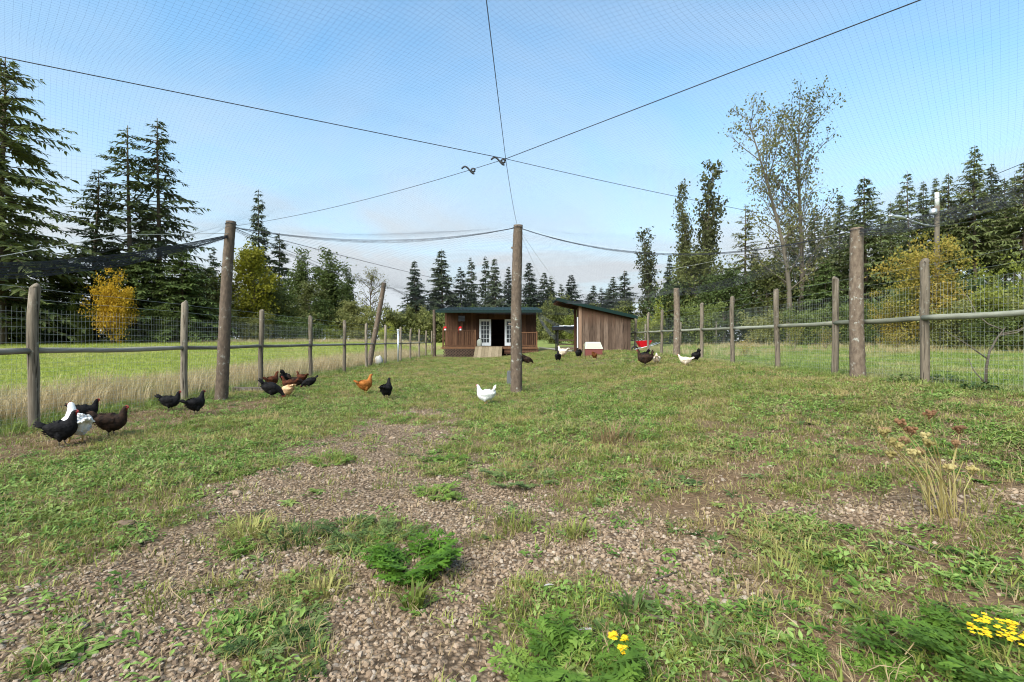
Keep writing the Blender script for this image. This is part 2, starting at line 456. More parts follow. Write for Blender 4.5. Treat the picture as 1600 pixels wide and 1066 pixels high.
m = M['ground'] = mat('ground_soil', (.2, .15, .1), 0.95, spec=0.12)
pos = wpos(m)
def vattr(m, name): return nn(m, 'ShaderNodeAttribute', attribute_name=name).outputs['Fac']
soil = ramp(m, noise(m, 16, 9, pos, 0.75), [(.28, (.055, .034, .018)), (.5, (.13, .085, .048)), (.74, (.25, .18, .11))])
# crushed stone: cells of two sizes
def stones(scale):
    v = nn(m, 'ShaderNodeTexVoronoi'); v.inputs['Scale'].default_value = scale; lk(m, pos, v.inputs['Vector'])
    c = nn(m, 'ShaderNodeSeparateColor'); lk(m, v.outputs['Color'], c.inputs[0])
    return v.outputs['Distance'], c.outputs[0]
d1, k1 = stones(46)
d2, k2 = stones(95)
stone = ramp(m, k1, [(0, (.12, .078, .046)), (.35, (.21, .14, .088)), (.7, (.29, .205, .135)), (1, (.38, .285, .20))])
stone = mixc(m, ramp(m, d1, [(.35, (0, 0, 0)), (.75, (1, 1, 1))]), stone, (.07, .046, .028))
turf = ramp(m, noise(m, 14, 7, pos, 0.75), [(.3, (.075, .06, .028)), (.5, (.15, .12, .055)), (.72, (.27, .21, .12))])
fieldc = ramp(m, noise(m, .35, 5, pos, 0.6), [(.3, (.21, .25, .05)), (.6, (.31, .345, .075)), (.8, (.42, .40, .14))])
yardc = ramp(m, noise(m, 1.4, 6, pos, 0.65), [(.3, (.12, .16, .035)), (.55, (.19, .22, .06)), (.75, (.30, .26, .12))])
c0 = mixc(m, vattr(m, 'gravel'), soil, stone)
c0 = mixc(m, vattr(m, 'cover'), c0, turf)
dirtc = ramp(m, noise(m, 13, 9, pos, 0.75), [(.3, (.075, .045, .022)), (.52, (.16, .10, .055)), (.76, (.28, .20, .12))])
c0 = mixc(m, vattr(m, 'dirt'), c0, dirtc)
c1 = mixc(m, vattr(m, 'lawn'), yardc, fieldc)
lk(m, mixc(m, vattr(m, 'pen'), c1, c0), base(m))
hb = nn(m, 'ShaderNodeMath', operation='MULTIPLY_ADD'); hb.inputs[1].default_value = -0.6
lk(m, d1, hb.inputs[0]); lk(m, noise(m, 30, 5, pos), hb.inputs[2])
bump(m, hb.outputs[0], 0.8, 0.02)
gm = b.mesh('ground', m, True)
for nm, arr in (('cover', cov * (1 - drt)), ('gravel', grv), ('dirt', drt * (1 - grv)), ('pen', pen), ('lawn', lawn)):
    a = gm.attributes.new(nm, 'FLOAT', 'POINT'); a.data.foreach_set('value', np.asarray(arr, np.float32).ravel())
ground = link('ground', gm); tag(ground, 'grassy ground with gravel and bare soil in the pen', 'ground', kind='structure')

# ------------------------------------------------------------------ scatter (stuff nobody could count)
hidden = {}
def variant_collection(name, meshes):
    col = bpy.data.collections.new(name)
    for k, me in enumerate(meshes):
        o = bpy.data.objects.new(name + '_piece', me); col.objects.link(o)
    return col

def scatter(name, meshes, P, rot, scl, label, cat):
    n = len(P)
    me = bpy.data.meshes.new(name); me.vertices.add(n)
    me.vertices.foreach_set('co', np.asarray(P, np.float32).ravel())
    a = me.attributes.new('rot', 'FLOAT_VECTOR', 'POINT'); a.data.foreach_set('vector', np.asarray(rot, np.float32).ravel())
    a = me.attributes.new('scl', 'FLOAT', 'POINT'); a.data.foreach_set('value', np.asarray(scl, np.float32))
    a = me.attributes.new('idx', 'INT', 'POINT'); a.data.foreach_set('value', rng.integers(0, len(meshes), n).astype(np.int32))
    o = link(name, me); tag(o, label, cat, kind='stuff')
    col = variant_collection(name, meshes)
    ng = bpy.data.node_groups.new(name, 'GeometryNodeTree')
    ng.interface.new_socket('Geometry', in_out='INPUT', socket_type='NodeSocketGeometry')
    ng.interface.new_socket('Geometry', in_out='OUTPUT', socket_type='NodeSocketGeometry')
    N, L = ng.nodes, ng.links
    gi, go = N.new('NodeGroupInput'), N.new('NodeGroupOutput')
    ip = N.new('GeometryNodeInstanceOnPoints'); ci = N.new('GeometryNodeCollectionInfo')
    ci.inputs['Collection'].default_value = col
    ci.inputs['Separate Children'].default_value = True; ci.inputs['Reset Children'].default_value = True
    def na(nm, t):
        x = N.new('GeometryNodeInputNamedAttribute'); x.data_type = t; x.inputs['Name'].default_value = nm
        return x.outputs['Attribute']
    er = N.new('FunctionNodeEulerToRotation')
    L.new(na('rot', 'FLOAT_VECTOR'), er.inputs[0]); L.new(er.outputs[0], ip.inputs['Rotation'])
    L.new(na('scl', 'FLOAT'), ip.inputs['Scale']); L.new(na('idx', 'INT'), ip.inputs['Instance Index'])
    ip.inputs['Pick Instance'].default_value = True
    L.new(gi.outputs[0], ip.inputs['Points']); L.new(ci.outputs[0], ip.inputs['Instance']); L.new(ip.outputs[0], go.inputs[0])
    md = o.modifiers.new('scatter', 'NODES'); md.node_group = ng
    return o

def blade(b, p, az, h, w, lean, curl=0.5):
    """one grass blade: two tapering segments that bend over"""
    d = np.array([math.cos(az), math.sin(az), 0]); s = np.array([-d[1], d[0], 0]) * w / 2
    p = np.asarray(p, float)
    m1 = p + d * h * lean * 0.35 + np.array([0, 0, h * 0.6])
    t = p + d * h * lean + np.array([0, 0, h * (1 - curl * lean * 0.6)])
    b.add([p - s, p + s, m1 + s * .8, m1 - s * .8, t], tris=[[3, 2, 4]], quads=[[0, 1, 2, 3]])

def leaf(b, p, az, l, w, rise, droop, fold=0.25, n=3):
    """a broad leaf of n segments with a crease along the midrib"""
    d = np.array([math.cos(az), math.sin(az), 0]); sd = np.array([-d[1], d[0], 0]); up = np.array([0, 0, 1.0])
    p = np.asarray(p, float)
    V = []
    for k in range(n + 1):
        t = k / n
        c = p + d * l * t + up * l * (rise * t - droop * t * t)
        ww = w * math.sin(math.pi * min(1, (t * 0.9 + 0.08))) ** 0.8 * 0.5
        V += [c + sd * ww + up * fold * ww, c, c - sd * ww + up * fold * ww]
    q = []
    for k in range(n):
        a = k * 3
        q += [[a, a + 1, a + 4, a + 3], [a + 1, a + 2, a + 5, a + 4]]
    b.add(V, quads=q)

def tuft(seed, n, h, spread, w, lean=(.2, .9), mt='grass'):
    r = random.Random(seed); b = MB()
    for _ in range(n):
        a = r.uniform(0, 6.283); q = spread * math.sqrt(r.random())
        blade(b, (q * math.cos(a), q * math.sin(a), -0.005), a + r.gauss(0, .8), h * r.uniform(.5, 1.15), w * r.uniform(.7, 1.3), r.uniform(*lean))
    return b.mesh('tuft', M[mt])

def rosette(seed, n, l, w, mt, rise=(.2, .9)):
    r = random.Random(seed); b = MB()
    for k in range(n):
        a = k * 2.4 + r.gauss(0, .3)
        rr = r.uniform(*rise)
        leaf(b, (0.01 * math.cos(a), 0.01 * math.sin(a), 0), a, l * r.uniform(.55, 1.15), w * r.uniform(.7, 1.2), rr, rr * r.uniform(.5, 1.0), .3)
    return b.mesh('rosette', M[mt])

def smallleaf(seed, n, spread, size, mt):
    r = random.Random(seed); b = MB()
    for _ in range(n):
        a = r.uniform(0, 6.283); q = spread * math.sqrt(r.random())
        p = (q * math.cos(a), q * math.sin(a), r.uniform(.002, .022))
        leaf(b, p, r.uniform(0, 6.283), size * r.uniform(.6, 1.3), size * r.uniform(.4, .7), r.uniform(-.1, .7), r.uniform(0, .4), .3, 2)
    return b.mesh('leaf_patch', M[mt])

def pinnate(b, p, az, l, rise, droop, r, lobes=9, w=0.40):
    """feathery divided leaf: toothed lobes either side of a midrib"""
    d = np.array([math.cos(az), math.sin(az), 0]); sd = np.array([-d[1], d[0], 0]); up = np.array([0, 0, 1.0])
    p = np.asarray(p, float); V = []
    def c(t): return p + d * l * t + up * l * (rise * t - droop * t * t)
    def dia(o, dr, ll, ww):
        side = np.cross(dr, up); side = side / (np.linalg.norm(side) + 1e-9)
        side = side * .9 + up * r.uniform(-.4, .4)
        V.extend([o, o + dr * ll * .55 + side * ww, o + dr * ll, o + dr * ll * .55 - side * ww])
    for k in range(lobes):
        t = 0.12 + 0.88 * k / (lobes - 1)
        ll = l * w * math.sin(math.pi * min(1, .14 + t * .76)) * r.uniform(.7, 1.15)
        for s in ((-1, 1) if k < lobes - 1 else (0,)):
            o = c(t); dr = sd * s + d * (.7 if s else 1.0) + up * r.uniform(-.25, .35); dr = dr / np.linalg.norm(dr)
            dia(o, dr, ll, ll * .17)
            for q, g in ((.45, .8), (.45, -.8), (.75, .7), (.75, -.7)):
                d2 = dr * .75 + np.cross(dr, up) * g + up * r.uniform(-.2, .2); d2 = d2 / np.linalg.norm(d2)
                dia(o + dr * ll * q, d2, ll * (.62 - .3 * q) , ll * .11)
    s0 = sd * l * .012
    b.add([c(0) - s0, c(0) + s0, c(.5) + s0, c(.5) - s0, c(1)], tris=[[3, 2, 4]], quads=[[0, 1, 2, 3]])
    b.add(V, quads=np.arange(len(V)).reshape(-1, 4))

def pebble(seed):
    r = np.random.default_rng(seed)
    t = (1 + 5 ** .5) / 2
    V = np.array([[-1, t, 0], [1, t, 0], [-1, -t, 0], [1, -t, 0], [0, -1, t], [0, 1, t], [0, -1, -t], [0, 1, -t], [t, 0, -1], [t, 0, 1], [-t, 0, -1], [-t, 0, 1]]) / 1.9
    F = [[0, 11, 5], [0, 5, 1], [0, 1, 7], [0, 7, 10], [0, 10, 11], [1, 5, 9], [5, 11, 4], [11, 10, 2], [10, 7, 6], [7, 1, 8],
         [3, 9, 4], [3, 4, 2], [3, 2, 6], [3, 6, 8], [3, 8, 9], [4, 9, 5], [2, 4, 11], [6, 2, 10], [8, 6, 7], [9, 8, 1]]
    V = V * (1 + .28 * (r.random((12, 1)) - .5)) + .22 * (r.random((12, 3)) - .5)
    V = V * np.array([1.0, r.uniform(.6, .9), r.uniform(.4, .65)])
    b = MB(); b.add(V, tris=F)
    return b.mesh('pebble', M['stone'])

m = M['stone'] = mat('crushed_stone', (.35, .29, .23), 0.85, spec=0.25)
oi = nn(m, 'ShaderNodeObjectInfo')
sc_ = ramp(m, oi.outputs['Random'], [(0, (.10, .06, .034)), (.25, (.20, .13, .078)), (.5, (.285, .195, .12)), (.75, (.37, .265, .175)), (.93, (.31, .255, .20)), (1, (.50, .40, .30))])
lk(m, mixc(m, .3, sc_, mixc(m, noise(m, 2.5, 4), (.09, .06, .036), (.46, .35, .25))), base(m))

BANDS = [(0.9, 3.0), (3.0, 5.0), (5.0, 9.0), (9.0, 16.0), (16.0, 36.0)]
def pen_points(dens, prob, xl=-6.45, xr=6.5):
    """random ground points; dens per square metre in each distance band, kept with probability prob(x, y)"""
    out = []
    for (y0, y1), dn in zip(BANDS, dens):
        a, c = max(xl, -1.25 * y1 - 1.2), min(xr, 1.25 * y1 + 1.2)
        n = int((c - a) * (y1 - y0) * dn)
        x = rng.uniform(a, c, n); y = rng.uniform(y0, y1, n)
        k = rng.random(n) < prob(x, y)
        ok = ~((y > 34.4) & (x > -5.2) & (x < 2.0)) & ~((y > 24.9) & (x > 3.4))
        k &= ok
        out.append(np.stack([x[k], y[k]], -1))
    p = np.vstack(out)
    return np.column_stack([p, gz(p[:, 0], p[:, 1])])

def rots(n, tilt=0.15):
    return np.column_stack([rng.normal(0, tilt, n), rng.normal(0, tilt, n), rng.uniform(0, 6.283, n)])

def lush(x, y): return ss(.38, .62, fbm(np.asarray(x) * .8 + 9, np.asarray(y) * .8, 61))
# gravel
def pg(x, y):
    c, g, d = cover(x, y); return np.clip(g * (0.22 + 0.78 * ss(.36, .56, fbm(x * 1.6, y * 1.6, 71))) + .06 + .12 * d, 0, 1)
P = pen_points([2300, 1500, 520, 40, 0], pg)
P[:, 2] += 0.002
scatter('gravel', [pebble(k) for k in range(8)], P, np.column_stack([rng.normal(0, .5, len(P)), rng.normal(0, .5, len(P)), rng.uniform(0, 6.28, len(P))]),
        np.exp(rng.normal(math.log(.0086), .36, len(P))) * (1 + .03 * P[:, 1]), 'pale brown crushed stone strewn over the path across the pen', 'gravel')
# short grass
def pgr(x, y):
    c, g, d = cover(x, y); return c * (.55 + .45 * (1 - lush(x, y)))
P = pen_points([420, 330, 230, 140, 55], pgr)
sc = rng.uniform(.6, 1.25, len(P)) * (1 + .03 * np.clip(P[:, 1], 0, 20)) * (1 + .35 * fbm(P[:, 0] * .7, P[:, 1] * .7, 81))
scatter('short_grass', [tuft(k, 15, .045, .055, .0042, (.3, 1.3)) for k in range(6)], P, rots(len(P)), sc, 'short patchy grass cropped by the hens across the pen', 'grass')
# dry straw
P = pen_points([420, 300, 170, 90, 30], lambda x, y: np.clip(cover(x, y)[0] * .6 + .30 - .12 * cover(x, y)[1] + .3 * cover(x, y)[2], 0, 1))
scatter('dry_straw', [tuft(50 + k, 9, .05, .06, .003, (.7, 1.6), 'straw') for k in range(4)], P, rots(len(P), .35), rng.uniform(.5, 1.3, len(P)) * (1 + .03 * P[:, 1]),
        'tan dead grass stalks lying among the short grass of the pen', 'dead grass')
# clover and small leaves
def pcl(x, y):
    c, g, d = cover(x, y); return c * (.25 + .75 * lush(x, y))
P = pen_points([520, 380, 220, 90, 28], pcl)
scatter('leafy_ground_cover', [smallleaf(90 + k, 16, .065, .026, 'clover') for k in range(6)], P, rots(len(P)), rng.uniform(.7, 1.4, len(P)) * (1 + .03 * P[:, 1]),
        'low bright green clover and small leaves creeping over the pen floor', 'ground cover')
# plantain rosettes and weeds
def pwe(x, y):
    c, g, d = cover(x, y); lr = ss(-.2, 1.2, x) * (1 - ss(4, 8, y)); ll = ss(-1.5, -2.5, x) * (1 - ss(4, 7, y))
    return np.clip((c * (.15 + .55 * lush(x + 5, y)) * (.35 + .9 * lr + .5 * ll)) + .006, 0, 1)
P = pen_points([170, 130, 75, 28, 6], pwe)
scatter('low_weeds', [rosette(130 + k, 11, .095, .026, 'weed', (.05, .6)) for k in range(4)] + [rosette(140 + k, 13, .075, .034, 'clover', (.1, .7)) for k in range(3)],
        P, rots(len(P), .1), rng.uniform(.4, 1.0, len(P)) * (1 + .02 * P[:, 1]), 'broad-leaved plantain and dock rosettes sprouting low across the pen', 'weeds')

# grass outside the pen
def area_points(n, x0, x1, y0, y1, f=None, p=1.0):
    x = rng.uniform(x0, x1, n); y = y0 + (y1 - y0) * rng.random(n) ** p
    if f is not None:
        k = rng.random(n) < f(x, y); x, y = x[k], y[k]
    return np.column_stack([x, y, gz(x, y)])
P = area_points(60000, -58, -8.2, 3, 50, lambda x, y: (x > -1.35 * y - 3), 1.3)
scatter('meadow_grass', [tuft(200 + k, 16, .11, .12, .009, (.2, .9), 'field') for k in range(4)], P, rots(len(P)), rng.uniform(.6, 1.3, len(P)) * (1 + .02 * P[:, 1]),
        'bright green mown meadow grass beyond the left fence', 'meadow grass')
P = np.vstack([area_points(11000, -10.2, -6.85, 2.2, 40, lambda x, y: np.clip(1.15 - np.abs(x + 8.0) / 1.9, 0, 1) * (.35 + .8 * fbm(x * .9, y * .9, 91)), 1.3),
               area_points(5000, -60, -8, 47, 57, lambda x, y: x > -1.3 * y)])
hh = rng.uniform(.55, 1.15, len(P)) * (.7 + .6 * fbm(P[:, 0] * .6, P[:, 1] * .6, 93))
scatter('tall_dry_grass', [tuft(220 + k, 15, .55, .10, .008, (.15, .8), 'tallgrass') for k in range(5)], P, rots(len(P), .1), hh,
        'tall straw-coloured grass standing along the outside of the left fence', 'tall grass')
P = area_points(7000, -9.5, -6.3, 2.0, 40, lambda x, y: np.clip(1.1 - np.abs(x + 7.0) / 1.4, 0, 1), 1.3)
scatter('fence_line_grass', [tuft(240 + k, 14, .18, .09, .008, (.2, .9), 'yard') for k in range(4)], P, rots(len(P)), rng.uniform(.5, 1.2, len(P)),
        'green tufted grass at the foot of the left fence', 'grass')
P = np.vstack([area_points(26000, 6.9, 34, 5, 42, lambda x, y: (x < 1.35 * y + 2), 1.2), area_points(3000, 6.2, 7.4, 4, 30)])
scatter('yard_grass', [tuft(260 + k, 16, .09, .11, .008, (.2, 1.0), 'yard') for k in range(4)], P, rots(len(P)), rng.uniform(.6, 1.3, len(P)) * (1 + .015 * P[:, 1]),
        'mixed green and tan yard grass outside the right fence', 'yard grass')
P = area_points(4200, 7.5, 38, 20, 42, lambda x, y: ss(.45, .6, fbm(x * .5, y * .5, 95)))
scatter('yard_tall_grass', [tuft(280 + k, 14, .5, .15, .010, (.2, .8), 'tallgrass') for k in range(3)], P, rots(len(P), .1), rng.uniform(.5, 1.0, len(P)),
        'rank dry grass along the far edge of the right yard', 'tall grass')

# ------------------------------------------------------------------ fences
def post_mesh(h, r, seed, name='post'):
    b = MB(); rr = np.random.default_rng(seed)
    n, m = 12, 7
    zz = np.concatenate([np.linspace(-.3, h - .03, m), [h - .012, h]])
    rad = np.full(m + 2, r) * (1 + .05 * (rr.random(m + 2) - .5)); rad[-2] = r * .97; rad[-1] = r * .90
    b.tube(np.column_stack([.008 * rr.normal(size=m + 2), .008 * rr.normal(size=m + 2), zz]), rad, n, True, .05)
    return b.mesh(name, M['post'], True)

def bark_pole(name, p0, p1, r0, r1, label, seed, stub=None):
    p0, p1 = Vector(p0), Vector(p1)
    root = empty(name, p0)
    rr = np.random.default_rng(seed); m, n = 70, 22
    t = np.linspace(-.08, 1, m)[:, None]
    ax = np.array(p1 - p0)
    Pth = ax[None] * t + .012 * np.column_stack([np.sin(t[:, 0] * 5 + seed), np.cos(t[:, 0] * 4 + seed), 0 * t[:, 0]])
    a = np.linspace(0, 2 * np.pi, n, endpoint=False)
    rad = (r0 + (r1 - r0) * t) * (1 + .10 * (rr.random((m, n)) - .5) + .08 * (fbm(np.cos(a)[None] * 2 + 7 + seed, t * 14 + np.sin(a)[None], seed) - .5))
    V = Pth[:, None, :] + np.stack([rad * np.cos(a), rad * np.sin(a), 0 * rad], -1)
    V = np.vstack([V.reshape(-1, 3), Pth[-1:]])
    i = np.arange(m - 1)[:, None] * n; j = np.arange(n)[None]; j2 = (j + 1) % n
    Qd = np.stack([i + j, i + j2, i + n + j2, i + n + j], -1).reshape(-1, 4)
    tr = [[m * n, (m - 1) * n + k, (m - 1) * n + (k + 1) % n] for k in range(n)]
    b = MB(); b.add(V, tr, Qd)
    b.build('trunk', M['bark'], root, True)
    if stub:
        for (tt, az, l) in stub:
            c = ax * tt; d = np.array([math.cos(az), math.sin(az), .25])
            s = MB(); s.tube([c, c + d * (r0 + l * .5), c + d * (r0 + l)], [.03, .025, .018], 7)
            s.build('branch_stub', M['bark'], root, True)
    k = MB(); c = ax * .985
    ring = [c + np.array([math.cos(q) * (r1 + .008), math.sin(q) * (r1 + .008), .01 * math.sin(3 * q)]) for q in np.linspace(0, 6.283, 22)]
    k.tube(ring, .006, 5); k.build('tie_wire', M['cable'], root)
    return tag(root, label, 'pole', 'bark poles that carry the net')

poleL = bark_pole('net_pole', (-5.85, 9.70, gzf(-5.85, 9.7)), (-5.64, 9.70, 3.60), .118, .092, 'leaning bark pole in the left foreground, between the second and third fence posts', 1)
poleC = bark_pole('net_pole', (*hit(806, 614)[:2], hit(806, 614)[2]), (0.13, hit(806, 614)[1], CAMH + 181 / FPX * hit(806, 614)[1]), .135, .105,
                  'tall bark pole with lichen standing in the middle of the pen', 2, [(.86, 2.7, .02), (.4, 3.0, .05)])
poleR = bark_pole('net_pole', (6.42, 8.98, gzf(6.42, 8.98)), (6.40, 8.98, 3.30), .125, .105, 'bark pole dotted with lichen at the right fence, nearest on that side', 3)
pB = hit(577, 573)
bark_pole('net_pole', pB, (at(600, 442, pB.y).x, pB.y, at(600, 442, pB.y).z), .13, .10, 'crooked bark pole leaning right beside the far left fence', 4, [(.9, 1.2, .1)])
bark_pole('net_pole', (6.42, 18.8, gzf(6.4, 18.8)), (6.40, 18.8, 3.25), .13, .11, 'bark pole at the right fence behind the pale hen and the black tail-up hen', 5)
bark_pole('net_pole', (-5.95, 37.0, gzf(-5.9, 37)), (-5.95, 37.0, 3.60), .13, .11, 'dark pole holding the net at the left corner of the brown coop', 6)

def fence(name, X, Ds, railmat, label, rail_r, square, gap_top, wire):
    root = empty(name, (X, Ds[0], gzf(X, Ds[0])))
    ox, oy, oz = root.location
    meshes = [post_mesh(2.0, .062, s) for s in range(4)]
    for k, d in enumerate(Ds):
        o = link('post', meshes[k % 4], root, (random.gauss(0, .015), d - oy, gzf(X, d) - oz - .02 + random.uniform(-.03, .03)))
        o.rotation_euler = (random.gauss(0, .012), random.gauss(0, .012), random.uniform(0, 6))
    side = 0.085 if X < 0 else -0.085
    for k in range(len(Ds) - 1):
        d0, d1 = Ds[k] + .02, Ds[k + 1] - .02
        z0, z1 = gzf(X, d0) + 1.07 - oz, gzf(X, d1) + 1.07 - oz
        b = MB(); n = 9
        t = np.linspace(0, 1, n)
        yy = d0 + (d1 - d0) * t - oy
        zz = z0 + (z1 - z0) * t + .004 * np.sin(t * 7 + k) - .012 * np.sin(np.pi * t)
        b.tube(np.column_stack([0 * t + .005 * np.sin(t * 5 + k), yy, zz]), rail_r * (1 + .04 * np.sin(t * 9 + 2 * k)), 10, True, .16)
        b.build('rail', railmat, root, True)
    # welded wire: uprights and strands
    b = MB()
    y0, y1 = Ds[0], Ds[-1]
    def wire_box(p, q, r):
        b.tube([p, q], r, 4, False)
    sx = -side * 1.05
    y = y0
    while y < y1:
        g = gzf(X, y) - oz
        wire_box((sx, y - oy, g + .02), (sx + random.gauss(0, .004), y - oy, g + gap_top), .0011)
        y += .065 if y < 16 else .13
    hs = [0.05 + .065 * k for k in range(15)] + [1.10 + .10 * k for k in range(int((gap_top - 1.1) / .10) + 1)]
    ypts = np.arange(y0, y1 + .01, .75)
    gg = gz(np.full(len(ypts), X), ypts) - oz
    for h in hs:
        b.tube(np.column_stack([np.full(len(ypts), sx), ypts - oy, gg + h + .006 * rng.normal(size=len(ypts))]), .0012 if h < 1.1 else .0014, 4, False)
    for h in (gap_top + .12, 1.93):
        b.tube(np.column_stack([np.full(len(ypts), sx * .4), ypts - oy, gg + h - .015 * np.abs(np.sin(ypts))]), .0018, 4, False)
    w = b.build('wire_mesh', wire, root); tag(w, kind='stuff')
    return tag(root, label, 'fence')

fence('post_and_rail_fence', -6.5, [3.5, 6.56, 9.57, 12.5, 15.6, 18.7, 21.6, 24.8, 28.2, 30.9, 33.8, 36.4, 39.0], M['rail'],
      'weathered grey post and rail fence with wire mesh along the meadow', .040, False, 1.66, M['galv'])
fence('post_and_rail_fence', 6.6, [3.2, 5.5, 7.77, 9.9, 11.98, 14.4, 16.8, 19.2, 21.3, 23.4, 25.9, 28.4, 31.0], M['railgreen'],
      'tan post fence with round pole rail and wire mesh on the right', .045, False, 1.62, M['wiregreen'])

# pipe post and the black-meshed fence beyond the right yard
b = MB(); p = hit(622, 565)
b.tube([(0, 0, -.2), (0, 0, 1.75)], .045, 10); b.box((0, 0, 1.8), (.14, .06, .1))
o = b.build('pipe_post', M['alum'], None, True, (-6.36, 27.0, gzf(-6.36, 27))); tag(o, 'pale metal pipe post standing at the far left fence', 'post')
root = empty('boundary_fence', (9, 39.5, gzf(9, 39.5)))
oz = root.location.z
b = MB()
xs_ = np.arange(8, 38, 2.9)
for k, x in enumerate(xs_):
    b2 = MB(); b2.tube([(0, 0, -.2), (0, 0, 2.0)], .06, 8)
    link('post', b2.mesh('post', M['post'], True), root, (x - 9, 0, gzf(x, 39.5) - oz))
for h in np.arange(.15, 1.75, .07):
    b.tube([(x - 9, .08, gzf(x, 39.5) - oz + h) for x in np.arange(8, 38, 1.45)], .006, 4, False)
for x in np.arange(8, 37, .10):
    b.tube([(x - 9, .08, gzf(x, 39.5) - oz + .1), (x - 9, .08, gzf(x, 39.5) - oz + 1.72)], .005, 4, False)
tag(b.build('mesh_screen', M['net'], root), kind='stuff')
tag(root, 'black mesh fence on thin posts at the back of the right yard', 'fence')

# ------------------------------------------------------------------ aviary net
J = np.array([-0.08, 6.1, 3.5])
LP = np.array([-5.64, 9.7, 3.50]); RP = np.array([6.4, 8.98, 3.27]); CPt = np.array([0.13, hit(806, 614)[1], CAMH + 178 / FPX * hit(806, 614)[1]])
LF = np.array([-6.15, 2.82, 3.5]); RF = np.array([6.45, -0.45, 3.5]); CF = np.array([-0.35, -2.2, 3.62])
BL = np.array([-5.3, 21.5, 3.55]); BR = np.array([6.4, 18.8, 3.22]); BC = np.array([0.3, 26, 3.7])
HL = np.array([-5.9, 37, 3.55]); HR = np.array([6.5, 30, 3.3])
def catenary(a, c, sag, n=24, power=1.0):
    t = np.linspace(0, 1, n)[:, None]
    p = a + (c - a) * t; p[:, 2] -= (4 * sag * t * (1 - t))[:, 0]
    return p
left_edge = np.array([[-5.66, 9.68, 3.33], [-5.75, 8.6, 2.95], [-5.86, 7.4, 2.55], [-6.0, 6.2, 2.22], [-6.1, 5.2, 2.03], [-6.2, 3.8, 2.0], [-6.3, 2.2, 2.05]])
right_edge = np.array([[6.4, 9.0, 3.27], [6.42, 8.0, 3.18], [6.42, 7.0, 3.15], [6.42, 6.0, 3.17], [6.42, 4.8, 3.22], [6.42, 3.0, 3.3], [6.42, 0, 3.4]])
CAB = {'JLP': catenary(J, LP, .10), 'JRP': catenary(J, RP, .05), 'JCP': catenary(J, CPt, .08), 'JLF': catenary(J, LF, .0),
       'JRF': catenary(J, RF, .0), 'JCF': catenary(J, CF, .05), 'swagL': catenary(LP, CPt, .28), 'swagR': catenary(CPt, RP, .52)}
ctrl = np.vstack(list(CAB.values()) + [np.repeat(left_edge, 2, 0), np.repeat(right_edge, 2, 0)])
back_ctrl = np.vstack([CAB['swagL'], CAB['swagR'], catenary(LP, BL, .15), catenary(RP, BR, .15), catenary(BL, HL, .2), catenary(BR, HR, .2),
                       catenary(CPt, BC, .15), catenary(BL, BC, .35), catenary(BC, BR, .45), catenary(BC, HL, .4), catenary(BC, HR, .45)])
def drape(x, y, cp, sag, wid):
    x = np.asarray(x); y = np.asarray(y)
    d2 = (x[:, None] - cp[None, :, 0]) ** 2 + (y[:, None] - cp[None, :, 1]) ** 2
    w = 1 / (d2 + .06) ** 1.5
    zc = (w * cp[None, :, 2]).sum(1) / w.sum(1)
    return zc - sag * (1 - np.exp(-d2.min(1) / wid))
def yback(x):      # back border of the front panel: the two swags
    xs0 = np.concatenate([CAB['swagL'][:, 0], CAB['swagR'][:, 0]]); ys0 = np.concatenate([CAB['swagL'][:, 1], CAB['swagR'][:, 1]])
    return np.interp(x, xs0, ys0)
def net_panel(b, x0, x1, y0, y1, pitch, rad, step, cp, sag, wid, keep, ang=45):
    ca, sa = math.cos(R(ang)), math.sin(R(ang))
    Rm = max(x1 - x0, y1 - y0) * 1.5
    cx, cy = (x0 + x1) / 2, (y0 + y1) / 2
    for fam in (0, 1):
        dxx, dyy = (ca, sa) if fam == 0 else (-sa, ca)
        nx_, ny_ = -dyy, dxx
        for o in np.arange(-Rm / 2, Rm / 2, pitch):
            t = np.arange(-Rm / 2, Rm / 2, step)
            x = cx + dxx * t + nx_ * o; y = cy + dyy * t + ny_ * o
            x = x + .10 * np.sin(y * .9 + .5 * np.sin(x)); y = y + .10 * np.sin(x * .8)
            k = keep(x, y)
            if k.sum() < 2: continue
            idx = np.where(k)[0]
            for run in np.split(idx, np.where(np.diff(idx) > 1)[0] + 1):
                if len(run) < 2: continue
                z = drape(x[run], y[run], cp, sag, wid)
                b.tube(np.column_stack([x[run], y[run], z]), rad, 3, False)
net = empty('aviary_net', tuple(J))
def rel(P): return np.asarray(P) - J
b = MB()
def keep_f(x, y):
    ex = np.interp(y, left_edge[::-1, 1], left_edge[::-1, 0])
    return (x > ex) & (x < 6.42) & (y > -2.0) & (y < yback(x))
net_panel(b, -6.4, 6.5, -2.1, 11.2, .040, .00031, .33, ctrl, .30, 1.6, keep_f)
b.v = [v - J for v in b.v]
tag(b.build('netting', M['net'], net), kind='stuff')
b = MB()
def keep_b(x, y): return (x > -5.9) & (x < 6.45) & (y > yback(x)) & (y < 34.5)
net_panel(b, -6.0, 6.5, 9, 35, .115, .0008, .6, back_ctrl, .22, 2.5, keep_b)
b.v = [v - J for v in b.v]
tag(b.build('netting', M['net'], net), kind='stuff')
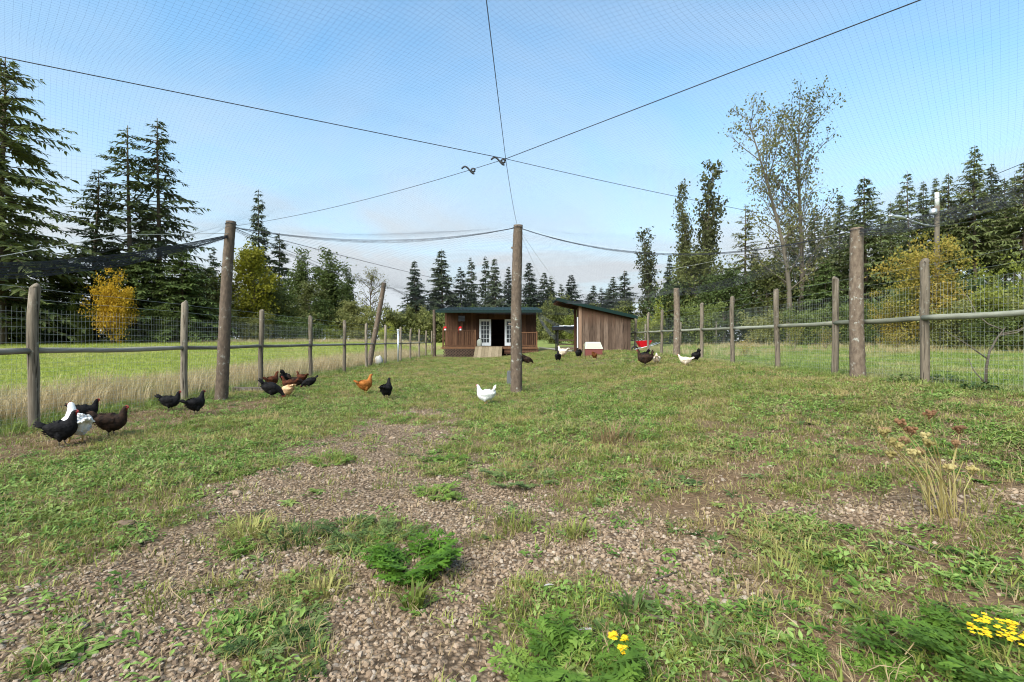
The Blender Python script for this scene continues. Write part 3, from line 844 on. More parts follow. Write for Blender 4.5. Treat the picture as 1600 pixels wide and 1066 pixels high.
# bunched net along the edges
def resample(P, n):
    s = np.concatenate([[0], np.cumsum(np.linalg.norm(np.diff(P, axis=0), axis=1))])
    q = np.linspace(0, s[-1], n)
    return np.column_stack([np.interp(q, s, P[:, k]) for k in range(3)]), s[-1]
def bunch(b, P, depth, nlong, rad, cross, seed, fade=None):
    r = np.random.default_rng(seed)
    Pn, L = resample(P, 80)
    t = np.linspace(0, 1, 80)
    env = np.ones(80) if fade is None else np.interp(t, *fade)
    for k in range(nlong):
        off = depth * (k / max(1, nlong - 1)) * (.8 + .4 * fbm(t * 9, 0 * t + k, seed)) * env
        lat = .05 * (fbm(t * 11, 0 * t + 5 + k, seed + 3) - .5)
        q = Pn.copy(); q[:, 2] -= off; q[:, 0] += lat
        b.tube(q, rad, 3, False)
    if cross:
        n = int(L / cross)
        for k in range(n):
            u = (k + r.random()) / n
            i0 = u * 79; i1 = min(79, max(0, i0 + r.choice([-1, 1]) * 79 * depth * .9 / L))
            a = np.array([np.interp(i0, np.arange(80), Pn[:, q]) for q in range(3)])
            c = np.array([np.interp(i1, np.arange(80), Pn[:, q]) for q in range(3)])
            e = np.interp(u, t, env); c[2] -= depth * e; c[0] += r.normal(0, .02)
            b.tube([a, (a + c) / 2 + r.normal(0, .006, 3), c], .0011, 3, False)
b = MB()
bunch(b, left_edge, .19, 20, .0032, .006, 1, ([0, .1, .35, 1], [.3, .6, 1, 1]))
bunch(b, right_edge, .26, 13, .0024, .010, 2, ([0, .08, .4, 1], [.35, .7, 1, 1.2]))
bunch(b, CAB['swagL'], .05, 5, .0030, .03, 3, ([0, .3, .5, .8, 1], [.3, .9, 1.2, .8, .2]))
bunch(b, CAB['swagR'], .04, 5, .0030, .03, 4, ([0, .3, .5, .8, 1], [.3, .9, 1, .6, .2]))
bunch(b, catenary(RP, BR, .2), .25, 7, .003, .03, 5)
bunch(b, catenary(BR, np.array([2.6, 25, 3.25]), .15), .12, 7, .004, .03, 6)
bunch(b, catenary(np.array([1.9, 35.2, 3.3]), np.array([3.0, 33.0, 1.6]), .25), .35, 9, .007, .03, 7)
bunch(b, catenary(np.array([1.9, 35.2, 3.3]), np.array([3.9, 31.0, 1.9]), .1), .25, 7, .006, .03, 8)
bunch(b, catenary(LP, BL, .18), .06, 4, .003, .04, 9)
bunch(b, catenary(BL, np.array([-3.0, 35, 3.45]), .15), .1, 5, .004, .04, 10)
b.v = [v - J for v in b.v]
tag(b.build('gathered_edge', M['netgrey'], net), kind='stuff')
for k, P in CAB.items():
    if k.startswith('swag'): continue
    b = MB(); b.tube(rel(P), .0042 if k in ('JLF', 'JRF') else .0034, 6); b.build('cable', M['cable'], net)
for P, r_, mt in ((catenary(LP, BC, .12), .006, 'cable'), (catenary(LP, BL, .1), .005, 'cable'), (catenary(BL, HL, .1), .008, 'cable'),
                  (catenary(CPt, np.array([2.3, 25, 3.3]), .25), .003, 'rope'), (catenary(CPt, np.array([3.3, 25, 3.3]), .2), .003, 'rope'),
                  (np.array([[-5.64, 9.7, 3.36], [-5.85, 7.2, 2.78], [-6.0, 5.6, 2.17], [-6.2, 3.5, 1.9]]), .005, 'rope'),
                  (catenary(RP, np.array([10.5, 10.2, 4.3]), .05), .006, 'cable'), (catenary(RP, np.array([9.4, 9.4, 3.62]), .08), .005, 'cable'),
                  (catenary(RP, np.array([6.46, 2.5, 3.75]), .05), .004, 'cable'), (catenary(RP, np.array([3.6, 14.5, 3.15]), .05), .003, 'rope')):
    b = MB(); b.tube(rel(P), r_, 6); b.build('cable', M[mt], net)
def hook(c, s, flip):
    a = np.linspace(0, 1, 18); c = np.array(c)
    p = np.column_stack([c[0] + s * (a - .5) * flip, c[1] + 0 * a, c[2] + s * .28 * np.sin(a * 4.4 + .4)])
    p2 = np.column_stack([c[0] + s * .4 * flip + s * .14 * np.cos(a * 6), c[1] + 0 * a, c[2] + s * .12 * np.sin(a * 6)])
    b = MB(); b.tube(p - J, .012, 7); b.tube(p2 - J, .012, 7); b.build('hook', M['cable'], net, True)
hook(J + np.array([-.10, .05, -.01]), .17, 1); hook(CAB['JLP'][2] + np.array([-.02, 0, .0]), .17, 1)
tag(net, 'black aviary net hung on cables over the whole chicken pen', 'net')

# ------------------------------------------------------------------ coop
coop = empty('chicken_coop', (-1.6, 37, 0.3))
CO = np.array(coop.location)
def part(b, name, mt, parent=coop, smooth=False, o=CO):
    b.v = [v - o for v in b.v]
    return b.build(name, mt, parent, smooth)
WY, DX0, DX1 = 37.0, -1.60, -.58
def roofz(y): return 3.46 + (y - 35.0) * .098
x = -5.15; k = 0
while x < 1.86:                      # upright boards of the front wall, open at the doorway
    w = min(.20, 1.86 - x)
    jit = random.uniform(-.006, .006)
    if x + w > DX0 and x < DX1:
        z0, z1 = 2.86, roofz(WY) - .08
    else:
        z0, z1 = .72, roofz(WY) - .08
    b = MB(); b.box((x + w / 2, WY + jit, (z0 + z1) / 2), (w - .012, .04, z1 - z0)); part(b, 'board', M['siding'])
    x += w; k += 1
b = MB()
for xx in (-5.12, 1.83):
    b.hexa(np.array([[xx - .02, WY + .03, .3], [xx + .02, WY + .03, .3], [xx + .02, 41.2, .3], [xx - .02, 41.2, .3],
                     [xx - .02, WY + .03, roofz(WY) - .1], [xx + .02, WY + .03, roofz(WY) - .1], [xx + .02, 41.2, roofz(41.2) - .1], [xx - .02, 41.2, roofz(41.2) - .1]]))
b.box((-1.65, 41.22, 2.1), (6.95, .04, 3.6)); part(b, 'wall', M['siding'])
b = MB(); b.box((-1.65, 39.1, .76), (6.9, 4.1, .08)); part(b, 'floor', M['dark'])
b = MB(); b.box((-1.1, 39.5, 1.3), (2.2, .5, .05)); b.box((-1.1, 39.7, 1.75), (2.2, .5, .05)); part(b, 'nest_shelf', M['siding'])
b = MB()
b.hexa(np.array([[-5.5, 34.7, roofz(34.7) - .04], [2.15, 34.7, roofz(34.7) - .04], [2.15, 41.6, roofz(41.6) - .04], [-5.5, 41.6, roofz(41.6) - .04],
                 [-5.5, 34.7, roofz(34.7)], [2.15, 34.7, roofz(34.7)], [2.15, 41.6, roofz(41.6)], [-5.5, 41.6, roofz(41.6)]]))
roof = part(b, 'roof', M['greenroof'])
for xx in np.arange(-5.4, 2.2, .3):
    b = MB(); b.hexa(np.array([[xx, 34.68, roofz(34.7)], [xx + .03, 34.68, roofz(34.7)], [xx + .03, 41.6, roofz(41.6)], [xx, 41.6, roofz(41.6)],
                               [xx + .008, 34.68, roofz(34.7) + .03], [xx + .022, 34.68, roofz(34.7) + .03], [xx + .022, 41.6, roofz(41.6) + .03], [xx + .008, 41.6, roofz(41.6) + .03]]))
    part(b, 'roof_rib', M['greenroof'], roof)
b = MB(); b.box((-1.67, 34.68, roofz(34.7) - .12), (7.66, .03, .15)); part(b, 'fascia', M['greenroof'])
for xx in np.arange(-5.2, 2.0, .9):
    b = MB(); b.hexa(np.array([[xx, 34.75, roofz(34.75) - .18], [xx + .05, 34.75, roofz(34.75) - .18], [xx + .05, 37.0, roofz(37) - .18], [xx, 37.0, roofz(37) - .18],
                               [xx, 34.75, roofz(34.75) - .045], [xx + .05, 34.75, roofz(34.75) - .045], [xx + .05, 37.0, roofz(37) - .045], [xx, 37.0, roofz(37) - .045]]))
    part(b, 'rafter', M['siding'])
b = MB(); b.box((-1.65, 37.05, .33), (6.9, .06, .78)); part(b, 'deck_shadow_panel', M['dark'])  # panel added at the coop foot, near black to stand for underdeck shadow
# deck
for k, xx in enumerate(np.arange(-5.1, 1.8, .145)):
    b = MB(); b.box((xx + .07, 36.08, .78), (.135, 1.76, .04)); part(b, 'deck_board', M['deck'])
b = MB(); b.box((-1.63, 35.18, .70), (7.0, .04, .14)); part(b, 'deck_beam', M['deck'])
def railing(x0, x1, z0, z1):
    y = 35.22
    for zz in (z0 + .06, z1):
        b = MB(); b.box(((x0 + x1) / 2, y, zz), (x1 - x0 + .04, .09, .06)); part(b, 'handrail', M['deck'])
    for xx in (x0, x1):
        b = MB(); b.box((xx, y + .002, (z0 + z1) / 2 + .02), (.10, .10, z1 - z0 + .12)); part(b, 'railing_post', M['deck'])
    n = int((x1 - x0) / .14)
    for k in range(1, n):
        b = MB(); b.box((x0 + (x1 - x0) * k / n, y + .02, (z0 + z1) / 2), (.04, .04, z1 - z0 - .1)); part(b, 'baluster', M['deck'])
railing(-5.02, -2.68, .82, 1.94)
railing(.02, 1.80, .82, 1.82)
for s in (-1, 1):
    b = MB()
    for k in np.arange(-1.2, 3.4, .23):
        p0 = np.array([-5.02 + k, 0]); pts = []
        for t in np.linspace(0, 1, 30):
            xx = -5.02 + k + s * t * .8 + (0 if s > 0 else .4); zz = -.05 + t * .7
            if -5.02 < xx < -2.68: pts.append((xx, zz))
        if len(pts) > 2:
            a, c = pts[0], pts[-1]
            l = math.hypot(c[0] - a[0], c[1] - a[1])
            b.box(((a[0] + c[0]) / 2, 35.20 + s * .012, (a[1] + c[1]) / 2), (l, .018, .060), (0, -math.atan2(c[1] - a[1], c[0] - a[0]), 0))
    tag(part(b, 'lattice', M['shedwood']), kind='stuff')
for k in range(4):
    b = MB(); b.box((.68, 35.23, .32 + k * .11), (2.5, .03, .10)); part(b, 'skirt_board', M['siding'])
for k in range(8):
    x0 = -2.66 + k * .245
    b = MB()
    g0 = gzf(x0, 33.3)
    b.hexa(np.array([[x0, 33.25, g0 - .03], [x0 + .235, 33.25, g0 - .03], [x0 + .235, 35.15, .72], [x0, 35.15, .72],
                     [x0, 33.25, g0 + .04], [x0 + .235, 33.25, g0 + .04], [x0 + .235, 35.15, .80], [x0, 35.15, .80]]))
    part(b, 'ramp_board', M['ramp'])
def french_door(x0, x1, y):
    z0, z1 = .84, 2.86; w = x1 - x0
    b = MB(); st = .15
    b.box((x0 + st / 2, y, (z0 + z1) / 2), (st, .045, z1 - z0)); b.box((x1 - st / 2, y, (z0 + z1) / 2), (st, .045, z1 - z0))
    b.box(((x0 + x1) / 2, y, z1 - .08), (w - 2 * st - .002, .043, .16)); b.box(((x0 + x1) / 2, y, z0 + .12), (w - 2 * st - .002, .043, .24))
    d = part(b, 'door', M['white'])
    gx0, gx1, gz0, gz1 = x0 + st, x1 - st, z0 + .24, z1 - .16
    for i in range(3):
        for j in range(5):
            pw, ph = (gx1 - gx0) / 3, (gz1 - gz0) / 5
            b = MB(); b.box((gx0 + (i + .5) * pw, y + .004, gz0 + (j + .5) * ph), (pw - .022, .01, ph - .022)); part(b, 'pane', M['glass'], d)
    b = MB()
    for i in (1, 2): b.box((gx0 + (gx1 - gx0) * i / 3, y - .006, (gz0 + gz1) / 2), (.028, .03, gz1 - gz0 - .002))
    for j in range(1, 5): b.box(((gx0 + gx1) / 2, y - .003, gz0 + (gz1 - gz0) * j / 5), (gx1 - gx0 - .002, .028, .028))
    part(b, 'muntin', M['white'], d)
    b = MB(); b.tube([(x1 - .07, y - .03, 1.85), (x1 - .07, y - .09, 1.85), (x1 - .16, y - .09, 1.85)], .012, 6); part(b, 'handle', M['alum'], d)
french_door(-2.50, -1.60, 36.90); french_door(-.56, .34, 36.90)
b = MB(); b.box((-1.09, 36.985, 2.91), (1.25, .07, .09)); b.box((-1.645, 36.985, 1.85), (.08, .069, 2.02)); b.box((-.535, 36.985, 1.85), (.08, .069, 2.02)); part(b, 'door_frame', M['deck'])
b = MB(); b.box((-3.85, 36.96, 2.92), (.62, .03, .55)); wn_ = part(b, 'window', M['siding'])
b = MB(); b.box((-3.85, 36.935, 2.92), (.50, .02, .43)); part(b, 'pane', M['glass'], wn_)
tag(coop, 'brown board chicken coop with porch, ramp and open white glazed doors', 'coop')
# things on the porch
def waterer(x, label):
    r = empty('poultry_waterer', (x, 35.22, 1.975)); r.scale = (.72, .72, .72)
    b = MB(); b.tube([(0, 0, 0), (0, 0, .03), (0, 0, .17), (0, 0, .2)], [.09, .10, .09, .04], 14); b.build('jar', M['white'], r, True)
    b = MB(); b.tube([(0, 0, .19), (0, 0, .22), (0, 0, .31), (0, 0, .35)], [.12, .17, .13, .03], 14); b.build('lid', M['red'], r, True)
    b = MB(); b.tube([(-.17, 0, -.32), (-.19, 0, .1), (-.15, 0, .33), (0, 0, .40), (.12, 0, .36)], .022, 6); b.build('handle', M['red'], r, True)
    tag(r, label, 'waterer', 'red and white waterers on the porch railing')
waterer(-4.86, 'red and white waterer on the outer corner of the porch railing')
waterer(-3.75, 'red and white waterer halfway along the porch railing')
r = empty('plastic_jug', (-2.42, 35.9, .80))
b = MB(); b.tube([(0, 0, 0), (0, 0, .03), (0, 0, .42), (0, 0, .52), (0, 0, .55)], [.17, .19, .19, .08, .06], 12); b.build('body', M['cream'], r, True)
b = MB(); b.tube([(0, 0, .55), (0, 0, .61)], .07, 10); b.build('cap', M['blackmetal'], r, True)
tag(r, 'cream plastic jug with dark cap beside the left glazed door', 'jug')

# ------------------------------------------------------------------ shed
shed = empty('storage_shed', (4.9, 26, .55)); SO = np.array(shed.location)
def sp(b, n, mt, parent=shed, smooth=False): return part(b, n, mt, parent, smooth, SO)
SX0, SX1, SY0, SY1 = 3.52, 6.14, 25.0, 27.0
def sroof(x): return 3.40 - (x - 2.25) * .225
xx = SX0 + .06
while xx < SX1 - .02:
    w = min(random.choice([.19, .2, .22]), SX1 - xx); zb = gzf(xx, SY0) - .02
    b = MB(); jy = random.uniform(-.008, .008)
    zt0, zt1 = sroof(xx) - .13, sroof(xx + w) - .13
    b.hexa(np.array([[xx + .005, SY0 - .015 + jy, zb], [xx + w - .005, SY0 - .015 + jy, zb], [xx + w - .005, SY0 + .015 + jy, zb], [xx + .005, SY0 + .015 + jy, zb],
                     [xx + .005, SY0 - .015 + jy, zt0], [xx + w - .005, SY0 - .015 + jy, zt1], [xx + w - .005, SY0 + .015 + jy, zt1], [xx + .005, SY0 + .015 + jy, zt0]]))
    sp(b, 'board', M['shedwood']); xx += w
b = MB(); b.box((SX0, SY0 - .02, 1.80), (.14, .14, 2.62)); sp(b, 'corner_post', M['shedtop'])
b = MB(); b.box((SX0 - .01, SY1 - .1, 1.75), (.12, .12, 2.5)); b.box((SX0 - .005, SY0 + .6, 1.72), (.03, 1.0, 2.5)); sp(b, 'side_wall', M['siding'])
b = MB(); b.tube([(SX0 - .09, SY0 + .25, .5), (SX0 - .09, SY0 + .25, 2.45)], .035, 8); sp(b, 'downpipe', M['white'])
b = MB(); b.box((4.83, SY1, 1.55), (2.6, .04, 2.0)); b.box((SX1 - .02, 26, 1.45), (.04, 1.9, 1.75)); sp(b, 'wall', M['shedwood'])
b = MB(); ra, rb = 2.28, 6.42
b.hexa(np.array([[ra, 24.7, sroof(ra) - .05], [rb, 24.7, sroof(rb) - .05], [rb, 27.3, sroof(rb) - .05], [ra, 27.3, sroof(ra) - .05],
                 [ra, 24.7, sroof(ra)], [rb, 24.7, sroof(rb)], [rb, 27.3, sroof(rb)], [ra, 27.3, sroof(ra)]]))
sr = sp(b, 'roof', M['greenroof'])
b = MB(); b.hexa(np.array([[ra, 24.66, sroof(ra) - .14], [rb, 24.66, sroof(rb) - .14], [rb, 24.695, sroof(rb) - .14], [ra, 24.695, sroof(ra) - .14],
                 [ra, 24.66, sroof(ra) + .03], [rb, 24.66, sroof(rb) + .03], [rb, 24.695, sroof(rb) + .03], [ra, 24.695, sroof(ra) + .03]]))
sp(b, 'bargeboard', M['greenroof'], sr)
for yy in (24.95, 25.6, 26.3, 27.0):
    b = MB(); b.hexa(np.array([[ra + .04, yy, sroof(ra) - .17], [rb - .1, yy, sroof(rb) - .17], [rb - .1, yy + .04, sroof(rb) - .17], [ra + .04, yy + .04, sroof(ra) - .17],
                 [ra + .04, yy, sroof(ra) - .055], [rb - .1, yy, sroof(rb) - .055], [rb - .1, yy + .04, sroof(rb) - .055], [ra + .04, yy + .04, sroof(ra) - .055]]))
    sp(b, 'rafter', M['siding'])
tag(shed, 'grey-brown board shed with sloping green metal roof right of the coop', 'shed')

# open rack between coop and shed
rk = empty('lean_to_rack', (3.35, 29.5, gzf(3.35, 29.5))); RO = np.array(rk.location)
for xx, yy in ((2.75, 29.0), (4.2, 29.0), (2.75, 30.2), (4.2, 30.2)):
    b = MB(); b.box((xx, yy, 1.25), (.08, .08, 1.6)); part(b, 'leg', M['blackmetal'], rk, o=RO)
b = MB(); b.hexa(np.array([[2.5, 28.8, 1.85], [4.4, 28.8, 1.92], [4.4, 30.4, 1.92], [2.5, 30.4, 1.85], [2.5, 28.8, 2.05], [4.4, 28.8, 2.02], [4.4, 30.4, 2.12], [2.5, 30.4, 2.15]])); part(b, 'cover', M['blackmetal'], rk, o=RO)
for k, zz in enumerate((.75, 1.0, 1.25)):
    b = MB(); b.box((3.48, 29.02, zz), (1.5, .05, .07)); part(b, 'slat', M['shedwood'], rk, o=RO)
tag(rk, 'dark covered rack standing between the coop and the shed', 'rack')
b = MB(); 
for k in range(5): b.box((2.95 + .26 * k, 28.9, 2.10 + .012 * (k % 2)), (.24, .3, .05), (0, .1 * (k % 2), .2 * k))
o = b.build('plastic_sheet', M['white'], None); tag(o, 'crumpled white sheeting lying on top of the dark rack', 'sheeting')
b = MB(); b.tube([(1.95, 34.6, gzf(1.95, 34.6) + .32), (3.4, 27.5, gzf(3.4, 27.5) + .06)], .05, 8)
o = b.build('log_edging', M['rail'], None, True); tag(o, 'long pole lying from the coop deck towards the shed', 'pole')

# dog-house style nest box
def doghouse():
    p = hit(928, 556); s = p.y / FPX
    w, hb, ht = 28 * s, 11 * s, 10.5 * s
    r = empty('poultry_shelter', p)
    b = MB(); b.box((0, w * .4, hb / 2 - .02), (w * .94, w * .8, hb), taper=1.03); b.build('base', M['maroon'], r)
    b = MB(); y0, y1 = -w * .04, w * .84
    b.hexa(np.array([[-w / 2, y0, hb], [w / 2, y0, hb], [w / 2, y1, hb], [-w / 2, y1, hb],
                     [-w * .39, y0 + w * .25, hb + ht], [w * .39, y0 + w * .25, hb + ht], [w * .39, y1 - w * .25, hb + ht], [-w * .39, y1 - w * .25, hb + ht]]))
    rf = b.build('roof', M['cream'], r)
    for k in range(5):
        t0 = .18 + k * .16
        b = MB(); yy = y0 + w * .25 * t0; zz = hb + ht * t0
        b.box((0, yy - .006, zz), (w * (.9 - .19 * t0), .02, .03)); b.build('roof_ridge', M['cream'], rf)
    b = MB(); b.box((-w * .55, w * .1, hb * .75), (.07, .05, hb * 1.5 + .1)); b.build('side_stake', M['ramp'], r)
    tag(r, 'small shelter with cream lid and maroon base against the shed', 'shelter')
doghouse()

def wheelbarrow():
    x, y = 6.55, 24.2
    x = (1006 - 800) / FPX * y; g = gzf(x, y)
    r = empty('wheelbarrow', (x, y, g))
    b = MB()
    T = np.array([[-.34, -.30, .62], [.34, -.30, .66], [.34, .30, .66], [-.34, .30, .62]]); B = np.array([[-.20, -.2, .33], [.16, -.2, .33], [.16, .2, .33], [-.20, .2, .33]])
    b.add(np.vstack([B, T, T * [.93, .9, 1], B * [.9, .9, 1] + [0, 0, .02]]), quads=[[0, 3, 2, 1], [0, 1, 5, 4], [1, 2, 6, 5], [2, 3, 7, 6], [3, 0, 4, 7], [4, 5, 9, 8], [5, 6, 10, 9], [6, 7, 11, 10], [7, 4, 8, 11],
                                                                      [8, 9, 13, 12], [9, 10, 14, 13], [10, 11, 15, 14], [11, 8, 12, 15], [12, 13, 14, 15]])
    b.build('tray', M['red'], r)
    for s in (-1, 1):
        b = MB(); b.tube([(-.45, s * .05, .2), (-.1, s * .2, .31), (.35, s * .26, .40), (.75, s * .28, .56)], .02, 6); b.build('handle', M['alum'], r, True)
        b = MB(); b.tube([(.22, s * .24, .36), (.30, s * .24, .0), (.18, s * .24, .0)], .018, 6); b.build('leg', M['alum'], r, True)
    b = MB(); q = np.linspace(0, 2 * math.pi, 20)
    b.tube(np.column_stack([-.45 + .16 * np.cos(q), 0 * q, .19 + .16 * np.sin(q)]), .04, 8); b.build('wheel', M['blackmetal'], r, True)
    tag(r, 'red wheelbarrow parked right of the shed', 'wheelbarrow')
wheelbarrow()
p = hit(794, 602); s = p.y / FPX
b = MB(); b.box((5 * s, .14, 10 * s), (13 * s, .2, 21 * s), (0, 0, .2), .94); b.box((5 * s, .14, 21 * s), (11 * s, .17, .03), (0, 0, .2))
o = b.build('concrete_block', M['grey'], None, False, p); tag(o, 'grey block half hidden behind the middle pole', 'block')
p = hit(592, 570); s = p.y / FPX
def lump(b, c, r, seed, n=10, m_=7):
    rr = np.random.default_rng(seed); V = []
    for i in range(m_):
        th = math.pi * (i + .5) / m_
        for j in range(n):
            ph = 2 * math.pi * j / n; q = 1 + .35 * (rr.random() - .5)
            V.append((c[0] + r[0] * q * math.sin(th) * math.cos(ph), c[1] + r[1] * q * math.sin(th) * math.sin(ph), c[2] + r[2] * q * math.cos(th)))
    Qd = [[i * n + j, (i + 1) * n + j, (i + 1) * n + (j + 1) % n, i * n + (j + 1) % n] for i in range(m_ - 1) for j in range(n)]
    V += [(c[0], c[1], c[2] + r[2]), (c[0], c[1], c[2] - r[2])]; k = len(V)
    tr = [[k - 2, j, (j + 1) % n] for j in range(n)] + [[k - 1, (m_ - 1) * n + (j + 1) % n, (m_ - 1) * n + j] for j in range(n)]
    b.add(V, tr, Qd)
M['sack'] = mat('pale_sack', (.42, .40, .37), .9)
b = MB(); lump(b, (0, 0, 6 * s), (6 * s, 5 * s, 8 * s), 5)
o = b.build('feed_sack', M['sack'], None, True, p); tag(o, 'pale crumpled sack at the foot of the far left fence', 'sack')
p = hit(392, 612)
b = MB(); b.box((0, 0, .05), (.75, .18, .10), (0, .05, .35)); o = b.build('timber_offcut', M['post'], None, False, p); tag(o, 'short weathered timber lying by the fence beside the flock', 'timber')

# ------------------------------------------------------------------ trees (unit meshes, one metre tall, scaled where they stand)
def fir_meshes(seed, nwh, Rad, base_, droop, leafmat, spray=.030, gap=.1, shape=.8, nb=5, dens=16):
    r = random.Random(seed); V = []; tk = MB()
    bend = [(r.gauss(0, .004), r.gauss(0, .004)) for _ in range(2)]
    def axis_(t): return np.array([bend[0][0] * math.sin(t * 5), bend[0][1] * math.sin(t * 4 + 1), t])
    tk.tube([axis_(t) for t in np.linspace(-.02, .99, 16)], np.linspace(.0125, .0012, 16), 8)
    side_gap = r.uniform(0, 6.28)
    for i in range(nwh):
        u = (i + r.random() * .6) / nwh
        t = base_ + (.985 - base_) * u
        prof = (1 - u) ** shape * min(1, .55 + u * 3.0)
        for k in range(nb):
            if r.random() < gap: continue
            az = r.uniform(0, 6.283)
            L = Rad * prof * (r.uniform(.45, 1.25) if r.random() < .75 else r.uniform(.9, 1.5)) * (1 + .12 * math.cos(az - side_gap)) + .006
            d = np.array([math.cos(az), math.sin(az), 0]); s = np.array([-d[1], d[0], 0]); p0 = axis_(t)
            dr = droop * r.uniform(.6, 1.4); up0 = .28 * u + r.uniform(-.08, .1)
            def pt(q): return p0 + d * L * q + np.array([0, 0, L * (up0 * q - dr * q * q + .22 * dr * max(0, q - .6))])
            if L > .03: tk.tube([pt(0), pt(.5), pt(.92)], [.0022, .0014, .0006], 3, False)
            ns = 3 + int(dens * L / Rad)
            for j in range(ns):
                q = .16 + .84 * (j + r.random()) / ns
                o = pt(q)
                for sg in (-1, 1):
                    if r.random() < .12: continue
                    l = spray * (1.15 - .55 * q) * r.uniform(.6, 1.25) * (.45 + .55 * prof)
                    dv = d * r.uniform(.35, .9) + s * sg * r.uniform(.4, 1.0) + np.array([0, 0, r.uniform(-.85, .25)])
                    dv /= np.linalg.norm(dv)
                    sd_ = np.cross(dv, [0, 0, 1.0]); sd_ /= np.linalg.norm(sd_) + 1e-9
                    sd_ = sd_ * .8 + np.array([0, 0, r.uniform(-.6, .6)])
                    w = l * r.uniform(.15, .26)
                    m1 = o + dv * l * .45
                    V += [o, m1 + sd_ * w, o + dv * l + np.array([0, 0, -l * .18]), m1 - sd_ * w]
    V = np.array(V); n = len(V) // 4
    b = MB(); b.add(V, quads=np.arange(n * 4).reshape(-1, 4))
    return tk.mesh('trunk', M['trunk'], True), b.mesh('crown', M[leafmat])

def leaf_cloud(r, C0, n, spread, size, V, flat=.8):
    C0 = np.asarray(C0)
    P = C0 + r.normal(0, 1, (n, 3)) * spread * np.array([1, 1, flat])
    a = r.normal(0, 1, (n, 3)); a /= np.linalg.norm(a, axis=1)[:, None]
    c = np.cross(a, r.normal(0, 1, (n, 3))); c /= np.linalg.norm(c, axis=1)[:, None] + 1e-9
    s = size * r.uniform(.6, 1.4, (n, 1))
    V.append(np.stack([P - a * s, P + c * s * .6, P + a * s, P - c * s * .6], 1).reshape(-1, 3))

def broad_meshes(seed, kind, leafmat, barkmat='trunk', nbr=26, per=16, size=.010, spread=.022, width=.25, base_=.18, leanx=0.0, sub=5):
    r = np.random.default_rng(seed); V = []; tk = MB()
    stems = {'poplar': 3, 'bush': 7, 'round': 1, 'open': 1, 'cotton': 1}[kind]
    for sidx in range(stems):
        sa = 6.283 * sidx / stems + r.uniform(-.4, .4)
        off = 0 if stems == 1 else (width * .16 if kind == 'poplar' else width * .55)
        topz = .97 if sidx == 0 else r.uniform(.62, .92)
        def stem(t): return np.array([off * math.cos(sa) * t + leanx * t * t + .012 * math.sin(t * 7 + sidx), off * math.sin(sa) * t + .012 * math.cos(t * 6), t * topz])
        r0 = .016 / (1 + .4 * (stems - 1))
        tk.tube([stem(t) for t in np.linspace(-.02 if stems == 1 else 0, 1, 12)], np.linspace(r0, .0016, 12), 7)
        n = max(4, int(nbr / stems))
        for k in range(n):
            u = (k + r.random()) / n; t = base_ + (1 - base_) * u
            p0 = stem(t); az = r.uniform(0, 6.283)
            if kind == 'poplar': L = width * (.35 + .6 * math.sin(math.pi * min(1, .25 + u * .75))) * r.uniform(.6, 1.2); el = r.uniform(.9, 1.25)
            elif kind == 'cotton': L = width * 1.15 * (.35 + .75 * math.sin(math.pi * min(1, .2 + u * .72))) * r.uniform(.6, 1.2); el = r.uniform(.45, .95)
            elif kind == 'bush': L = width * .62 * r.uniform(.5, 1.1); el = r.uniform(-.35, .9)
            else: L = width * 1.1 * math.sin(math.pi * min(1, .22 + u * .70)) ** .8 * r.uniform(.65, 1.15); el = r.uniform(.15, .75) + .35 * u
            d = np.array([math.cos(az) * math.cos(el), math.sin(az) * math.cos(el), math.sin(el)])
            def br(q): return p0 + d * L * q + np.array([0, 0, .12 * L * q * q])
            tk.tube([br(0), br(.5), br(1)], [(r0 * .42 * (1 - .6 * u) + .0008) * (.55 if kind == 'cotton' else 1), r0 * (.11 if kind == 'cotton' else .22), .0005], 4, False)
            for j in range(sub):
                q = .3 + .75 * (j + r.random()) / sub
                c = br(min(q, 1)) + r.normal(0, spread * .9, 3)
                if r.random() < .5: tk.tube([br(min(q, 1) * .8), c], [.0012, .0005], 3, False)
                leaf_cloud(r, c, per, spread * r.uniform(.7, 1.3), size, V)
    V = np.vstack(V); V[:, 2] = np.maximum(V[:, 2], .004)
    zs = 1 / np.percentile(V[:, 2], 99.8); V[:, 2] *= zs
    for q in tk.v: q[:, 2] *= zs
    b = MB(); b.add(V, quads=np.arange(len(V)).reshape(-1, 4))
    return tk.mesh('trunk', M[barkmat], True), b.mesh('crown', M[leafmat])

T = {}
T['firA'] = fir_meshes(1, 70, .22, .08, .34, 'fir', .042, .20, .60, 5, 22)
T['firB'] = fir_meshes(2, 54, .20, .08, .32, 'fir', .042, .26, .62, 4, 19)
T['firC'] = fir_meshes(3, 50, .18, .08, .30, 'fir', .042, .30, .66, 4, 18)
T['firlift'] = fir_meshes(4, 56, .15, .42, .20, 'fir', .038, .10, .85, 5, 14)
T['firdense'] = fir_meshes(5, 60, .24, .03, .22, 'fir', .045, .04, .8, 6, 18)
T['far1'] = fir_meshes(6, 50, .19, .03, .24, 'firfar', .060, .10, .85, 6, 16)
T['far2'] = fir_meshes(7, 46, .17, .03, .26, 'firfar', .058, .15, .75, 5, 16)
T['far3'] = fir_meshes(8, 52, .22, .02, .20, 'firfar', .060, .06, .9, 6, 16)
T['cedar'] = fir_meshes(9, 54, .34, .01, .38, 'cedar', .060, .03, .62, 6, 22)
T['round'] = broad_meshes(11, 'round', 'leafgreen', nbr=44, per=30, size=.013, spread=.032, width=.30)
T['roundyel'] = broad_meshes(12, 'round', 'leafyel', nbr=50, per=34, size=.014, spread=.036, width=.27, base_=.12)
T['roundolive'] = broad_meshes(13, 'round', 'leafolive', nbr=44, per=28, size=.014, spread=.036, width=.30, base_=.12)
